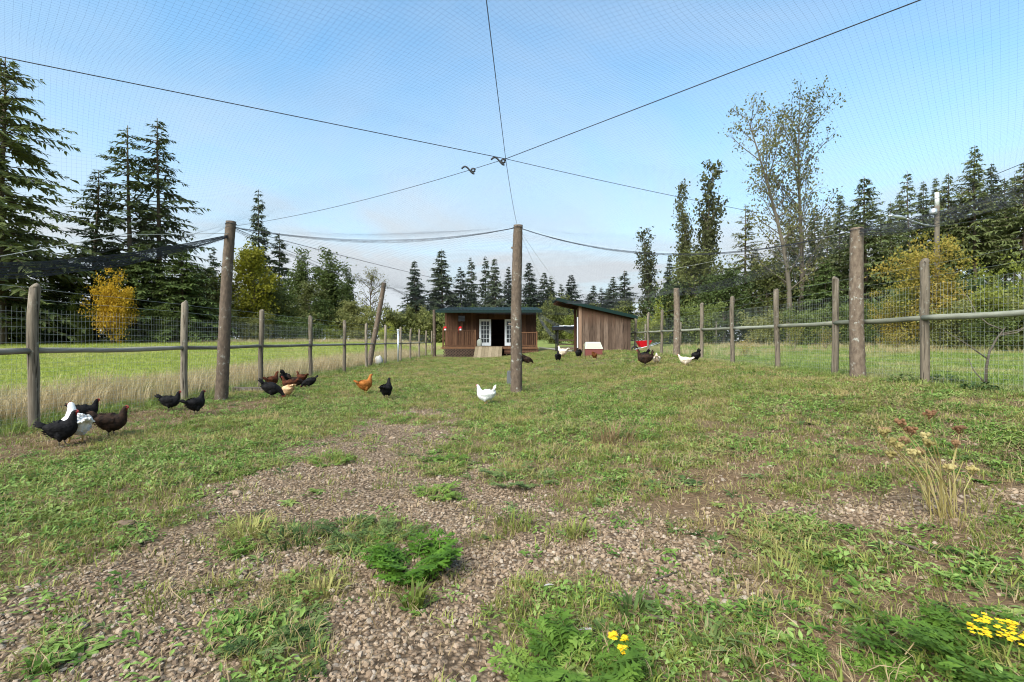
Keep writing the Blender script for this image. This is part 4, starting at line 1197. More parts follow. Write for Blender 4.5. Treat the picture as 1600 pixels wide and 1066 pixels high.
T['open'] = broad_meshes(14, 'open', 'leafpoplar', nbr=34, per=11, size=.010, spread=.026, width=.30, base_=.35)
T['poplar'] = broad_meshes(15, 'poplar', 'leafpoplar', 'trunkpale', nbr=54, per=17, size=.010, spread=.018, width=.17, base_=.16)
T['poplarg'] = broad_meshes(16, 'poplar', 'leafgreen', 'trunkpale', nbr=60, per=22, size=.011, spread=.024, width=.24, base_=.14)
T['cottonA'] = broad_meshes(17, 'cotton', 'leafpoplar', 'trunkpale', nbr=52, per=11, size=.0060, spread=.017, width=.24, base_=.24, sub=9)
T['cottonB'] = broad_meshes(18, 'cotton', 'leafpoplar', 'trunkpale', nbr=40, per=9, size=.0060, spread=.018, width=.19, base_=.22, leanx=-.24, sub=9)
T['bush'] = broad_meshes(19, 'bush', 'leafbush', nbr=44, per=34, size=.022, spread=.055, width=.62, base_=.0)
T['bushg'] = broad_meshes(20, 'bush', 'leafgreen', nbr=60, per=34, size=.024, spread=.06, width=.66, base_=.0)
T['busholive'] = broad_meshes(21, 'bush', 'leafolive', nbr=60, per=32, size=.024, spread=.06, width=.66, base_=.0)
T['bushgold'] = broad_meshes(22, 'bush', 'leafgold', nbr=52, per=40, size=.017, spread=.05, width=.55, base_=.25)
T['bushorange'] = broad_meshes(23, 'bush', 'leaforange', nbr=70, per=34, size=.012, spread=.042, width=.42, base_=.10)
T['twiggy'] = broad_meshes(24, 'bush', 'leaforange', nbr=40, per=5, size=.016, spread=.05, width=.5, base_=.25)
T['mixed'] = fir_meshes(25, 46, .22, .08, .20, 'leafolive', .044, .22, .75, 5, 14)
UW = {'firA': .42, 'firB': .38, 'firC': .32, 'firlift': .30, 'firdense': .48, 'far1': .34, 'far2': .30, 'far3': .40, 'cedar': .68, 'round': .64, 'roundyel': .6,
      'roundolive': .64, 'open': .64, 'poplar': .26, 'poplarg': .38, 'cottonA': .55, 'cottonB': .5, 'bush': 1.5, 'bushg': 1.6, 'busholive': 1.6, 'bushgold': 1.3, 'bushorange': 1.0, 'twiggy': 1.2, 'mixed': .44}
NAMES = {'fir': 'fir_tree', 'far': 'fir_tree', 'ced': 'cedar_tree', 'rou': 'broadleaf_tree', 'ope': 'broadleaf_tree', 'pop': 'poplar_tree', 'cot': 'cottonwood_tree', 'bus': 'shrub', 'twi': 'shrub', 'mix': 'mixed_tree'}
CATS = {'fir': 'fir tree', 'far': 'fir tree', 'ced': 'cedar tree', 'rou': 'tree', 'ope': 'tree', 'pop': 'poplar', 'cot': 'cottonwood', 'bus': 'shrub', 'twi': 'shrub', 'mix': 'tree'}
_tr = random.Random(5)
def tree(kind, px, top, D, wpx, label, group=None):
    x = (px - 800) / FPX * D; g = gzf(x, D)
    H = (533 - top) * D / FPX + CAMH - g
    W = wpx * D / FPX / UW[kind]
    r = empty(NAMES[kind[:3]], (x, D, g), _tr.uniform(0, 6.28) if kind != 'cottonB' else 0.15)
    r.scale = (W, W, H)
    link('trunk', T[kind][0], r); link('crown', T[kind][1], r)
    return tag(r, label, CATS[kind[:3]], group)

# dark undergrowth at the edge of the woods: one mass of leaves
def undergrowth(name, line, n, hmin, hmax, depth, mt, label):
    r = np.random.default_rng(len(name)); V = []
    L = np.array(line, float)
    seg = np.concatenate([[0], np.cumsum(np.hypot(*np.diff(L, axis=0).T))])
    q = r.uniform(0, seg[-1], n)
    x = np.interp(q, seg, L[:, 0]) + r.normal(0, .5, n); y = np.interp(q, seg, L[:, 1]) + r.uniform(0, depth, n)
    h = hmin + (hmax - hmin) * fbm(x * .22, y * .22, 7)
    z = h * r.random(n) ** .9
    g = gz(x, y)
    for k in range(n):
        leaf_cloud(r, (x[k], y[k], g[k] + z[k]), 9, .32, .20, V)
    V = np.vstack(V); b = MB(); b.add(V, quads=np.arange(len(V)).reshape(-1, 4))
    return tag(b.build(name, M[mt]), label, 'undergrowth', kind='stuff')
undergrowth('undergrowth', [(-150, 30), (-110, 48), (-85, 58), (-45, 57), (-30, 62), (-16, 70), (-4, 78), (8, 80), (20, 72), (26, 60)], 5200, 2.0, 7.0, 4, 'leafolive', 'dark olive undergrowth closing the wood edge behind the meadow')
undergrowth('undergrowth', [(15, 50), (26, 45), (33, 43), (45, 42), (60, 36)], 3600, 2.0, 9.0, 4, 'leafdark', 'dark undergrowth behind the black mesh fence on the right')

# left side
tree('firA', 4, 82, 42, 235, 'huge fir cut by the left picture edge', 'tall firs behind the meadow')
tree('firB', 150, 262, 50, 150, 'shorter left one of the three tall firs behind the meadow', 'tall firs behind the meadow')
tree('firC', 202, 193, 51, 150, 'middle one of the three tall firs behind the meadow', 'tall firs behind the meadow')
tree('firB', 247, 180, 53, 155, 'right and tallest of the three tall firs behind the meadow', 'tall firs behind the meadow')
for px, top, D, w, lb in ((20, 395, 46, 150, 'dark cedar at the far left under the huge fir'), (100, 405, 48, 150, 'dark cedar left of the golden maple'),
                          (215, 378, 49, 150, 'dark cedar right behind the golden maple'), (285, 388, 50, 150, 'dark green cedar below the tallest fir, left of the leaning pole')):
    tree('cedar', px, top, D, w, lb, 'cedars along the left meadow edge')
tree('bushgold', 175, 422, 44, 84, 'golden yellow maple glowing in front of dark cedars', None)
tree('bush', 128, 452, 45, 60, 'yellow-green sapling clump at the left of the golden maple')
tree('far2', 333, 383, 80, 38, 'small ragged fir just left of the leaning pole', 'far firs on the left')
tree('roundolive', 318, 418, 58, 95, 'olive tree left behind the leaning pole')
tree('far2', 404, 293, 78, 62, 'lone tall fir rising right of the leaning pole', 'far firs on the left')
tree('far2', 436, 362, 80, 70, 'lower fir beside the lone tall fir, behind the yellow tree', 'far firs on the left')
tree('roundyel', 396, 384, 60, 88, 'yellow-green tree right of the leaning pole')
tree('roundolive', 355, 440, 60, 80, 'olive-gold tree directly behind the leaning pole')
tree('poplarg', 468, 389, 72, 50, 'narrow green poplar, left of the pale group')
tree('poplarg', 512, 391, 74, 78, 'broad green poplar, tallest of the pale group')
tree('poplarg', 543, 418, 72, 42, 'small poplar at the right end of the pale group')
tree('round', 440, 455, 66, 70, 'dark green tree beneath the lower fir'); tree('round', 500, 465, 66, 60, 'green tree at the foot of the broad poplar')
tree('roundolive', 548, 470, 68, 60, 'low olive tree at the foot of the small poplar')
tree('roundolive', 424, 436, 63, 60, 'olive tree right below the yellow-green tree'); tree('roundolive', 484, 440, 70, 60, 'gold-olive tree between the narrow and the broad poplar')
tree('round', 528, 446, 76, 60, 'green tree behind the broad poplar foot'); tree('round', 300, 432, 62, 80, 'green tree left of the small ragged fir')
tree('open', 580, 416, 82, 62, 'round-headed airy tree standing alone before the sky')
for k, (px, top, D, w, kd, lb) in enumerate((
    (395, 488, 56, 90, 'busholive', 'olive hedge shrub behind the third fence post'), (455, 492, 58, 80, 'bushg', 'green hedge shrub left of the fourth left fence post'),
    (522, 503, 56, 42, 'bush', 'round golden-green shrub by the fifth left fence post'), (603, 503, 58, 44, 'bush', 'round yellow-green shrub behind the crooked pole'),
    (560, 482, 66, 75, 'busholive', 'olive shrub below the airy tree'), (615, 478, 72, 70, 'busholive', 'olive shrub right of the airy tree'),
    (648, 478, 75, 60, 'busholive', 'olive shrub left of the coop pole'), (680, 482, 78, 60, 'bushg', 'green shrub behind the dark coop pole'),
    (490, 505, 57, 60, 'bushg', 'low dark shrub between the fourth and fifth left posts'), (340, 480, 55, 80, 'busholive', 'olive shrub low behind the leaning pole'),
    (262, 478, 48, 90, 'bushg', 'green shrub behind the second left fence post'), (60, 470, 44, 110, 'bushg', 'dark green shrub behind the first left fence post'),
    (-20, 455, 44, 120, 'bushg', 'dark green shrub at the left picture edge'), (310, 470, 52, 60, 'bush', 'gold-tinged shrub between second post and leaning pole'))):
    tree(kd, px, top, D, w, lb, 'shrubs along the left meadow edge')
# far centre firs
FAR = [(649, 405, 36, 'far1', 'first fir of the far row, left of the tall pointed one'), (691, 388, 48, 'far1', 'tallest pointed fir of the far row, above the coop left end'),
       (720, 415, 34, 'far2', 'short fir right of the tallest far fir'), (736, 400, 28, 'far2', 'slim fir third right of the far row gap'),
       (759, 398, 26, 'far2', 'slim pointed fir above the coop doorway'), (774, 401, 32, 'far1', 'fir touching the slim one above the doorway'),
       (795, 415, 32, 'far3', 'fir just left of the middle pole in the far row'), (827, 407, 36, 'far1', 'fir just right of the middle pole in the far row'),
       (849, 423, 30, 'far1', 'left of two twin firs above the coop right end'), (861, 430, 26, 'far2', 'right of two twin firs above the coop right end'),
       (877, 442, 22, 'far2', 'little fir in the dip left of the broad far fir'), (894, 428, 44, 'far3', 'broad fir above the left tip of the shed roof'),
       (927, 444, 28, 'far1', 'small fir above the shed roof'), (940, 448, 24, 'far2', 'smaller right neighbour of the fir above the shed roof'),
       (958, 431, 40, 'far3', 'dark broad fir above the right half of the shed'), (976, 421, 36, 'far2', 'thin-topped fir above the shed right end')]
for k, (px, top, w, kd, lb) in enumerate(FAR):
    tree(kd, px, top, 92 + (k % 5) * 4, w * 1.55, lb, 'far row of firs behind the coop')
for k, px in enumerate(range(640, 1000, 30)):
    tree('far3', px + 9, 444 + (k * 7) % 16, 112, 58, 'shaded low fir behind the far row, %s from the left' % ('first second third fourth fifth sixth seventh eighth ninth tenth eleventh twelfth'.split()[k]), 'understorey firs behind the coop')
tree('busholive', 868, 462, 55, 75, 'olive bush filling the gap between coop and shed'); tree('bush', 905, 474, 52, 70, 'yellow-green bush right behind the rack')
tree('busholive', 960, 470, 50, 90, 'olive bush behind the shed roof'); tree('bushg', 730, 478, 70, 90, 'green bush behind the coop left half')
tree('bushg', 810, 478, 70, 90, 'green bush behind the coop right half')
# right of centre
tree('poplar', 1012, 358, 60, 46, 'leaning slender poplar above the right end of the shed')
tree('far1', 1047, 395, 66, 40, 'dark fir between the slender poplar and the pair of poplars')
tree('poplar', 1068, 286, 56, 40, 'left and lower of the pair of tall poplars', 'pair of tall poplars'); tree('poplar', 1106, 254, 56, 62, 'right and taller of the pair of tall poplars', 'pair of tall poplars')
tree('roundolive', 1085, 392, 50, 110, 'round yellow-olive tree at the foot of the poplars'); tree('bush', 1020, 468, 44, 70, 'yellow-green shrub behind the wheelbarrow')
tree('mixed', 1165, 318, 50, 110, 'brown-tinged conifer between poplars and cottonwoods'); tree('roundolive', 1200, 405, 46, 90, 'rust-tinged tree below the leaning cottonwood')
tree('cottonB', 1234, 165, 44, 150, 'left cottonwood, trunk leaning left, thin foliage'); tree('cottonA', 1250, 136, 45, 158, 'right cottonwood, straight trunk, tallest on the right')
tree('round', 1130, 420, 44, 100, 'green tree behind the far right pole'); tree('bushg', 1095, 470, 40, 90, 'dark shrub behind the black mesh fence')
tree('cedar', 1290, 405, 42, 110, 'dark cedar right of the cottonwood trunks')
RF_ = [(1240, 350, 100, 'firdense', 58, 'dark fir behind the leaning cottonwood trunk'), (1292, 335, 100, 'firdense', 60, 'dark fir deep between the cottonwoods and the green fir'), (1335, 318, 100, 'firdense', 62, 'dark fir peeping left of the big dark fir'),
       (1375, 330, 110, 'firdense', 64, 'dark fir peeping right of the big dark fir'), (1405, 300, 90, 'firdense', 66, 'dark fir behind the pointed one'), (1500, 285, 80, 'firB', 66, 'fir deep between utility pole and tallest skyline fir'), (1535, 280, 80, 'firB', 68, 'fir deep behind the tallest skyline fir'), (1585, 270, 80, 'firB', 66, 'fir deep near the right picture edge'), (1180, 385, 80, 'firdense', 60, 'low dark fir behind the brown-tinged conifer'),
       (1215, 372, 70, 'firdense', 50, 'low fir seen through the cottonwood trunks'), (1272, 322, 90, 'firdense', 50, 'fir right behind the straight cottonwood'),
       (1312, 300, 100, 'firdense', 52, 'green fir left of the big dark one'), (1352, 272, 150, 'firdense', 48, 'big dark fir above the right bark pole'),
       (1392, 312, 90, 'firdense', 56, 'fir filling behind the right bark pole'), (1420, 264, 80, 'firB', 58, 'pointed fir left of the utility pole'), (1443, 280, 60, 'firlift', 58, 'thinner fir just left of the utility pole'),
       (1482, 268, 76, 'firlift', 57, 'fir right behind the utility pole'), (1462, 274, 60, 'firlift', 62, 'fir hidden behind the utility pole'), (1523, 224, 92, 'firlift', 55, 'tallest fir on the right skyline'),
       (1549, 252, 70, 'firlift', 58, 'fir right of the tallest skyline fir'), (1570, 275, 70, 'firlift', 56, 'low-topped fir near the right edge'), (1600, 250, 90, 'firlift', 52, 'fir cut by the right picture edge')]
for px, top, w, kd, D, lb in RF_: tree(kd, px, top, D, w, lb, 'firs on the right skyline')
tree('bushorange', 1450, 360, 27, 150, 'golden-orange turning tree before the utility pole')
for px, top, D, w, kd, lb in ((1520, 410, 26, 120, 'bush', 'yellow-green thicket right of the golden-orange tree'), (1590, 400, 24, 130, 'bush', 'bright green thicket at the right picture edge'),
                              (1400, 450, 28, 90, 'bushorange', 'gold-tinged thicket left of the golden-orange tree'), (1340, 470, 34, 90, 'bushg', 'dark shrub behind the right bark pole'),
                              (1255, 480, 36, 90, 'bushg', 'dark shrub behind the third right fence post'), (1190, 485, 36, 80, 'busholive', 'olive shrub behind the fourth right fence post'),
                              (1480, 470, 25, 110, 'busholive', 'olive thicket at the foot of the golden-orange tree'), (1640, 450, 22, 120, 'busholive', 'olive thicket just past the right edge'), (1560, 480, 23, 110, 'bushg', 'green thicket behind the bare sapling')):
    tree(kd, px, top, D, w, lb, 'thickets behind the right yard')
for px, top, D, w, lb in ((1165, 520, 20, 38, 'small turning shrub in the yard by the fifth right post'), (1240, 492, 24, 60, 'twiggy reddish shrub behind the third right fence post'),
                          (1290, 500, 26, 60, 'twiggy shrub behind the second right fence post'), (1400, 505, 22, 50, 'dry twiggy clump behind the right bark pole')):
    tree('twiggy', px, top, D, w, lb, 'twiggy yard shrubs')

# bare sapling
p = hit(1540, 606); sap = empty('sapling', p)
b = MB(); s = p.y / FPX
def q(px, py): return np.array([(px - 1540) * s, 0, (606 - py) * s])
b.tube([q(1540, 608), q(1541, 575), q(1546, 550), q(1558, 528), q(1571, 512)], [.022, .018, .015, .012, .006], 7)
b.build('stem', M['trunkpale'], sap, True)
for pts in ([(1564, 522), (1582, 516), (1600, 505), (1625, 492)], [(1562, 524), (1580, 520), (1590, 508), (1594, 498)], [(1568, 516), (1550, 506), (1538, 490), (1530, 460), (1526, 458)],
            [(1540, 600), (1534, 580), (1537, 560)], [(1542, 560), (1520, 536), (1498, 516)]):
    b = MB(); P_ = np.array([q(*w_) for w_ in pts]); P_[:, 1] += np.linspace(0, .25, len(P_)) * (1 if len(pts) % 2 else -1)
    b.tube(P_, np.linspace(.012, .004, len(P_)), 5); b.build('branch', M['trunkpale'], sap, True)
tag(sap, 'bare young sapling with forked branches outside the right fence', 'sapling')
for px, py, l, w, lb in ((1412, 600, .3, 1, 'dark leafy weed clump left of the nearest right fence post'), (1475, 600, .28, 1, 'dark leafy weed clump right of the nearest right fence post'),
                      (1532, 612, .2, 1, 'dark weed clump at the foot of the bare sapling'), (1165, 552, .25, 1, 'weed clump under the small turning shrub')):
    r_ = random.Random(px); b = MB()
    for k in range(240):
        a = r_.uniform(0, 6.28); q_ = .24 * math.sqrt(r_.random())
        leaf(b, (q_ * math.cos(a), q_ * math.sin(a), l * .75 * r_.random() * (1.15 - q_ / .25)), a + r_.gauss(0, 1), .09 * r_.uniform(.5, 1), .035, r_.uniform(.0, 1.0), .5)
    o = b.build('weed_clump', M['weeddark'], None, False, hit(px, py)); tag(o, lb, 'weed', 'dark weed clumps by the right fence')

# soil heap, utility pole
p = (35.5, 37.5); b = MB(); lump(b, (0, 0, .2), (3.0, 1.6, 1.0), 9, 18, 9)
o = b.build('soil_heap', M['ground_heap'] if 'ground_heap' in M else wood('red_soil', (.09, .05, .03), (.18, .10, .065), (.27, .17, .11), (3, 3, 3)), None, True, (p[0], p[1], gzf(*p)))
tag(o, 'low heap of reddish bark and soil behind the bare sapling', 'heap')
up = empty('utility_pole', ((1464 - 800) / FPX * 31, 31, gzf(27, 31))); g = up.location.z
def uz(py): return CAMH + (533 - py) / FPX * 31 - g
b = MB(); b.tube([(0, 0, -.5), (0, 0, uz(335)), (0, 0, uz(322))], [.17, .14, .14], 12); b.build('shaft', M['trunkpale'], up, True)
b = MB(); b.tube([(0, 0, uz(322)), (0, 0, uz(301))], [.13, .11], 12); b.build('white_cap', M['white'], up, True)
b = MB(); b.tube([(-.28, -.05, uz(336)), (-.28, -.05, uz(334.5)), (-.28, -.05, uz(328)), (-.28, -.05, uz(326.5))], [.16, .2, .2, .12], 12); b.build('transformer', M['alum'], up, True)
b = MB(); b.tube([(0, 0, uz(354)), (-1.0, -.1, uz(351.5)), (-2.3, -.3, uz(343))], [.05, .05, .045], 8); b.build('lamp_arm', M['alum'], up, True)
b = MB(); b.tube([(-2.2, -.3, uz(343.5)), (-2.6, -.3, uz(341)), (-3.2, -.35, uz(339.5)), (-3.4, -.35, uz(339.8))], [.05, .12, .10, .03], 8); b.build('lamp_head', M['alum'], up, True)
tag(up, 'wooden utility pole with transformer and lamp arm among the right firs', 'utility pole')

# ------------------------------------------------------------------ weeds that stand out one by one
def ragwort(px, py, rad, n, l, seed, label, mt='ragwort', flowers=(), rise=(.3, 1.3)):
    p = hit(px, py); r_ = random.Random(seed); root = empty('ragwort_plant', p)
    b = MB()
    for k in range(n):
        a = k * 2.4 + r_.gauss(0, .4); q_ = rad * math.sqrt(r_.random())
        ri = r_.uniform(*rise)
        pinnate(b, (q_ * math.cos(a), q_ * math.sin(a), 0), a + r_.gauss(0, .5), l * r_.uniform(.6, 1.15), ri, ri * r_.uniform(.35, .75), r_, 9, .40)
    b.build('leaves', M[mt], root)
    for (dx_, dy_, h, sz) in flowers:
        b = MB(); b.tube([(dx_ * .5, dy_ * .5, 0), (dx_ * .8, dy_ * .8, h * .6), (dx_, dy_, h)], .0025, 5, False); st = b.build('stem', M['ragwort'], root)
        b = MB()
        for k in range(18):
            a = r_.uniform(0, 6.28); q_ = sz * math.sqrt(r_.random()); c = np.array([dx_ + q_ * math.cos(a), dy_ + q_ * math.sin(a), h + r_.uniform(-.006, .012)])
            V = [c + np.array([0, 0, .003])]; F = []
            for j in range(10):
                rr = .0105 if j % 2 else .006; aa = 6.283 * j / 10
                V.append(c + np.array([rr * math.cos(aa), rr * math.sin(aa), 0]))
            F = [[0, j + 1, (j + 1) % 10 + 1] for j in range(10)]
            b.add(V, tris=F)
        b.build('flower_head', M['flower'], st)
    tag(root, label, 'weed')
ragwort(652, 886, .09, 46, .19, 1, 'bright green feathery ragwort on the gravel in the foreground', 'ragbright', (), (.3, 1.6))
ragwort(585, 848, .19, 34, .13, 2, 'darker leafy weed clump left of the bright ragwort', 'weeddark')
ragwort(545, 826, .10, 18, .12, 3, 'small feathery weed at the left of the dark clump', 'weeddark')
ragwort(905, 1052, .09, 34, .17, 4, 'feathery ragwort with small orange-yellow flowers at the bottom centre', 'ragwort', ((.13, .05, .10, .014), (.155, .02, .07, .014), (.17, .06, .08, .012)))
ragwort(850, 1064, .06, 14, .14, 5, 'low feathery leaves left of the flowering bottom ragwort', 'ragwort')
ragwort(1555, 1040, .12, 36, .17, 6, 'ragwort with clusters of yellow flowers in the bottom right corner', 'ragwort',
        ((-.03, .03, .10, .034), (.02, .05, .12, .036), (.06, .0, .09, .034), (.11, .06, .10, .030), (.10, -.04, .06, .032), (.15, .02, .08, .028)))
ragwort(1455, 1030, .09, 18, .14, 7, 'flowerless feathery weed left of the yellow-flowered corner ragwort', 'ragwort', (), (.2, .9))
ragwort(1330, 1062, .10, 22, .12, 8, 'leafy weed at the bottom edge right of centre', 'ragwort', (), (.2, .8))
ragwort(420, 985, .13, 22, .13, 9, 'flat lobed weed patch on the gravel at bottom left', 'weed', (), (.15, .7))
ragwort(440, 1035, .12, 16, .12, 10, 'lobed weed below the flat patch on the gravel', 'weed', (), (.15, .6))
ragwort(683, 776, .07, 16, .14, 11, 'small round green weed on the gravel beyond the ragwort', 'ragwort')
ragwort(690, 728, .18, 24, .16, 12, 'spreading green weed on the far gravel', 'ragwort', (), (.2, .9))
ragwort(815, 750, .22, 24, .17, 13, 'dark spreading weed on the gravel left of centre distance', 'weeddark', (), (.2, .9))
ragwort(518, 722, .12, 20, .14, 14, 'light green weed tuft on the gravel path', 'ragwort', (), (.2, .9))
ragwort(370, 862, .05, 12, .09, 16, 'tiny green weed left on the gravel', 'ragwort', (), (.3, 1))
def tuft_plant(px, py, n, h, sp_, mt, label, seed, w=.011):
    r_ = random.Random(seed); b = MB()
    for k in range(n):
        a = r_.uniform(0, 6.28); q_ = sp_ * math.sqrt(r_.random())
        blade(b, (q_ * math.cos(a), q_ * math.sin(a), -.004), a + r_.gauss(0, .6), h * r_.uniform(.5, 1.1), w * r_.uniform(.6, 1.2), r_.uniform(.3, 1.3))
    o = b.build('grass_tuft', M[mt], None, False, hit(px, py)); tag(o, label, 'grass tuft')
tuft_plant(648, 950, 34, .14, .035, 'grass', 'striped grass tuft alone on the gravel below the ragwort', 1, .014)
tuft_plant(388, 838, 60, .16, .10, 'grass', 'grass tuft on the gravel left of the dark clump', 2)
tuft_plant(462, 848, 70, .12, .13, 'weed', 'low dark grass patch between gravel tuft and dark clump', 3)
tuft_plant(505, 930, 40, .10, .08, 'grass', 'thin grass tuft on bare gravel left of the striped tuft', 4)
tuft_plant(900, 838, 30, .12, .05, 'grass', 'grass tuft right of the gravel centre', 5)
tuft_plant(805, 826, 50, .11, .12, 'grass', 'spread grass tuft at the gravel centre', 6)
tuft_plant(955, 690, 90, .26, .22, 'straw', 'tan dry grass clump right of the white hen', 7)
tuft_plant(985, 960, 30, .12, .05, 'weed', 'upright pointed-leaf tuft in the lower middle', 8, .019)
tuft_plant(1110, 1010, 36, .10, .07, 'weed', 'broad-bladed tuft in the lower right middle', 9, .018)
tuft_plant(1225, 905, 90, .14, .13, 'grass', 'tan and green grass clump in the lower right', 10, .006)
tuft_plant(60, 1052, 12, .08, .03, 'clover', 'little broad-leaved sprout in the bottom left corner', 11, .022)

# dried wild carrot
p = hit(1475, 808); root = empty('dried_wild_carrot', p); s = p.y / FPX; r_ = random.Random(4)
for (px, py, hd) in ((1423, 650, 1), (1407, 668, 1), (1418, 680, 1), (1402, 686, 1), (1436, 702, 1), (1379, 684, 2), (1396, 700, 2), (1396, 708, 2), (1410, 708, 2), (1467, 705, 2), (1478, 698, 2), (1470, 722, 1),
                     (1534, 686, 1), (1526, 709, 1), (1506, 738, 2), (1477, 738, 2), (1488, 716, 0), (1440, 690, 0), (1402, 722, 2), (1500, 740, 0), (1424, 712, 0), (1452, 716, 0)):
    bx = (r_.uniform(-12, 14) + (30 if px > 1500 else 0)) * s; dy_ = r_.uniform(-.15, .15)
    e = np.array([(px - 1475) * s, dy_, (808 - py) * s]); b0 = np.array([bx, r_.uniform(-.05, .05), 0])
    mid = b0 + (e - b0) * .55 + np.array([-.06 * np.sign(e[0] - bx) * .5, 0, .02])
    b = MB(); b.tube([b0, mid, e], [.0034, .0028, .0021], 5, False); st = b.build('stem', M['drystem'], root)
    if hd:
        b = MB()
        for k in range(16):
            a = r_.uniform(0, 6.28); sp_ = r_.uniform(.2, 1) * .027
            t_ = e + np.array([sp_ * math.cos(a), sp_ * math.sin(a), .026 + .02 * r_.random()])
            b.tube([e, (e + t_) / 2 + np.array([math.cos(a), math.sin(a), 0]) * .006, t_], .0014, 3, False)
            lump(b, t_, (.010, .010, .009), k, 5, 4)
        b.build('seed_head', M['seedhead'] if hd == 1 else M['drystem'], st)
b = MB()
for k in range(34):
    a = r_.uniform(0, 6.28); q_ = .16 * math.sqrt(r_.random())
    blade(b, (q_ * 1.5 * math.cos(a), q_ * math.sin(a), 0), a, r_.uniform(.10, .34), .0045, r_.uniform(.2, .9))
b.build('dry_leaves', M['drystem'], root)
tag(root, 'tall dried wild carrot with brown seed heads in the right foreground', 'weed')

# sticks, feathers, fallen bits
def stick(pts, r0, label, name='stick', mt='trunk'):
    P_ = np.array([hit(*q_) for q_ in pts]); c = P_[0].copy(); P_[:, 2] += r0 * 1.5
    b = MB(); b.tube(P_ - c, np.linspace(r0, r0 * .5, len(P_)), 7, True, .3); o = b.build(name, M[mt], None, True, c); tag(o, label, 'stick')
stick([(1000, 966), (1030, 972), (1064, 982)], .011, 'dark broken stick in the lower middle grass')
stick([(1400, 850), (1450, 868), (1500, 886)], .008, 'long thin stick in the right foreground weeds')
stick([(205, 852), (235, 848), (256, 845)], .005, 'thin twig on the gravel edge at left')
stick([(1010, 915), (1035, 905), (1062, 895)], .006, 'pale twig at the gravel right edge', mt='trunkpale')
M['feather'] = mat('pale_feather', (.42, .39, .36), .8)
for k, (px, py, l, lb) in enumerate(((905, 992, .10, 'grey feather tangled in the weeds above the bottom ragwort'), (738, 815, .05, 'white feather on the gravel by the ragwort'), (437, 795, .06, 'white feather high on the gravel path'),
                                     (505, 845, .06, 'curled white feather left of the dark clump'), (15, 806, .07, 'white feather at the left edge of the grass'), (850, 922, .07, 'pale feather at the right gravel edge'), (290, 722, .06, 'pale feather on the left grass'), (1170, 655, .08, 'white feather far out on the right grass'))):
    b = MB(); leaf(b, (0, 0, .02), k * 1.3, l * .75, l * .2, .15, .2, .4, 4); o = b.build('feather', M['feather'], None, False, hit(px, py)); tag(o, lb, 'feather', 'moulted feathers on the ground')
for k, (px, py, r0, lb) in enumerate(((195, 822, .05, 'flat brown stone on the left gravel edge'), (368, 772, .035, 'dark stone on the gravel path'), (285, 727, .04, 'pale pinkish stone on the left grass'), (400, 731, .04, 'brown stone by the gravel top edge'))):
    b = MB(); lump(b, (0, 0, r0 * .25), (r0 * 1.4, r0, r0 * .5), k, 9, 6); o = b.build('loose_stone', M['stone'], None, False, hit(px, py)); tag(o, lb, 'stone', 'loose stones')

# ------------------------------------------------------------------ hens
def plumage_mat(name, a, c, rough=.65):
    m = mat(name, a, .8, spec=.08)
    v = nn(m, 'ShaderNodeTexVoronoi'); v.inputs['Scale'].default_value = 42
    t_ = nn(m, 'ShaderNodeTexCoord'); mp = nn(m, 'ShaderNodeMapping'); mp.inputs['Scale'].default_value = (.7, 1, 1)
    lk(m, t_.outputs['Object'], mp.inputs[0]); lk(m, mp.outputs[0], v.inputs['Vector'])
    lk(m, ramp(m, noise(m, 14, 4), [(.35, a), (.65, c)]), base(m)); bump(m, v.outputs['Distance'], .6, .008)
    return m
HC = {'black': plumage_mat('black_feathers', (.008, .0075, .008), (.02, .018, .018), .5), 'brownblack': plumage_mat('brown_black_feathers', (.016, .011, .009), (.05, .028, .018), .55),
      'white': plumage_mat('white_feathers', (.66, .64, .60), (.80, .78, .75)), 'red': plumage_mat('red_brown_feathers', (.13, .045, .015), (.25, .09, .03)),
      'darkred': plumage_mat('dark_red_feathers', (.04, .014, .009), (.12, .04, .018)), 'orange': plumage_mat('orange_feathers', (.27, .09, .018), (.42, .155, .04)), 'buff': plumage_mat('buff_feathers', (.50, .30, .15), (.66, .44, .26)),
      'cream': plumage_mat('cream_feathers', (.62, .48, .34), (.74, .64, .52))}
M['comb'] = mat('red_comb', (.26, .025, .02), .6); M['beak'] = mat('horn_beak', (.40, .26, .10), .5); M['shank'] = mat('grey_shank', (.16, .13, .09), .6); M['shankyel'] = mat('yellow_shank', (.50, .33, .10), .6)
M['eye'] = mat('amber_eye', (.12, .03, .005), .2)
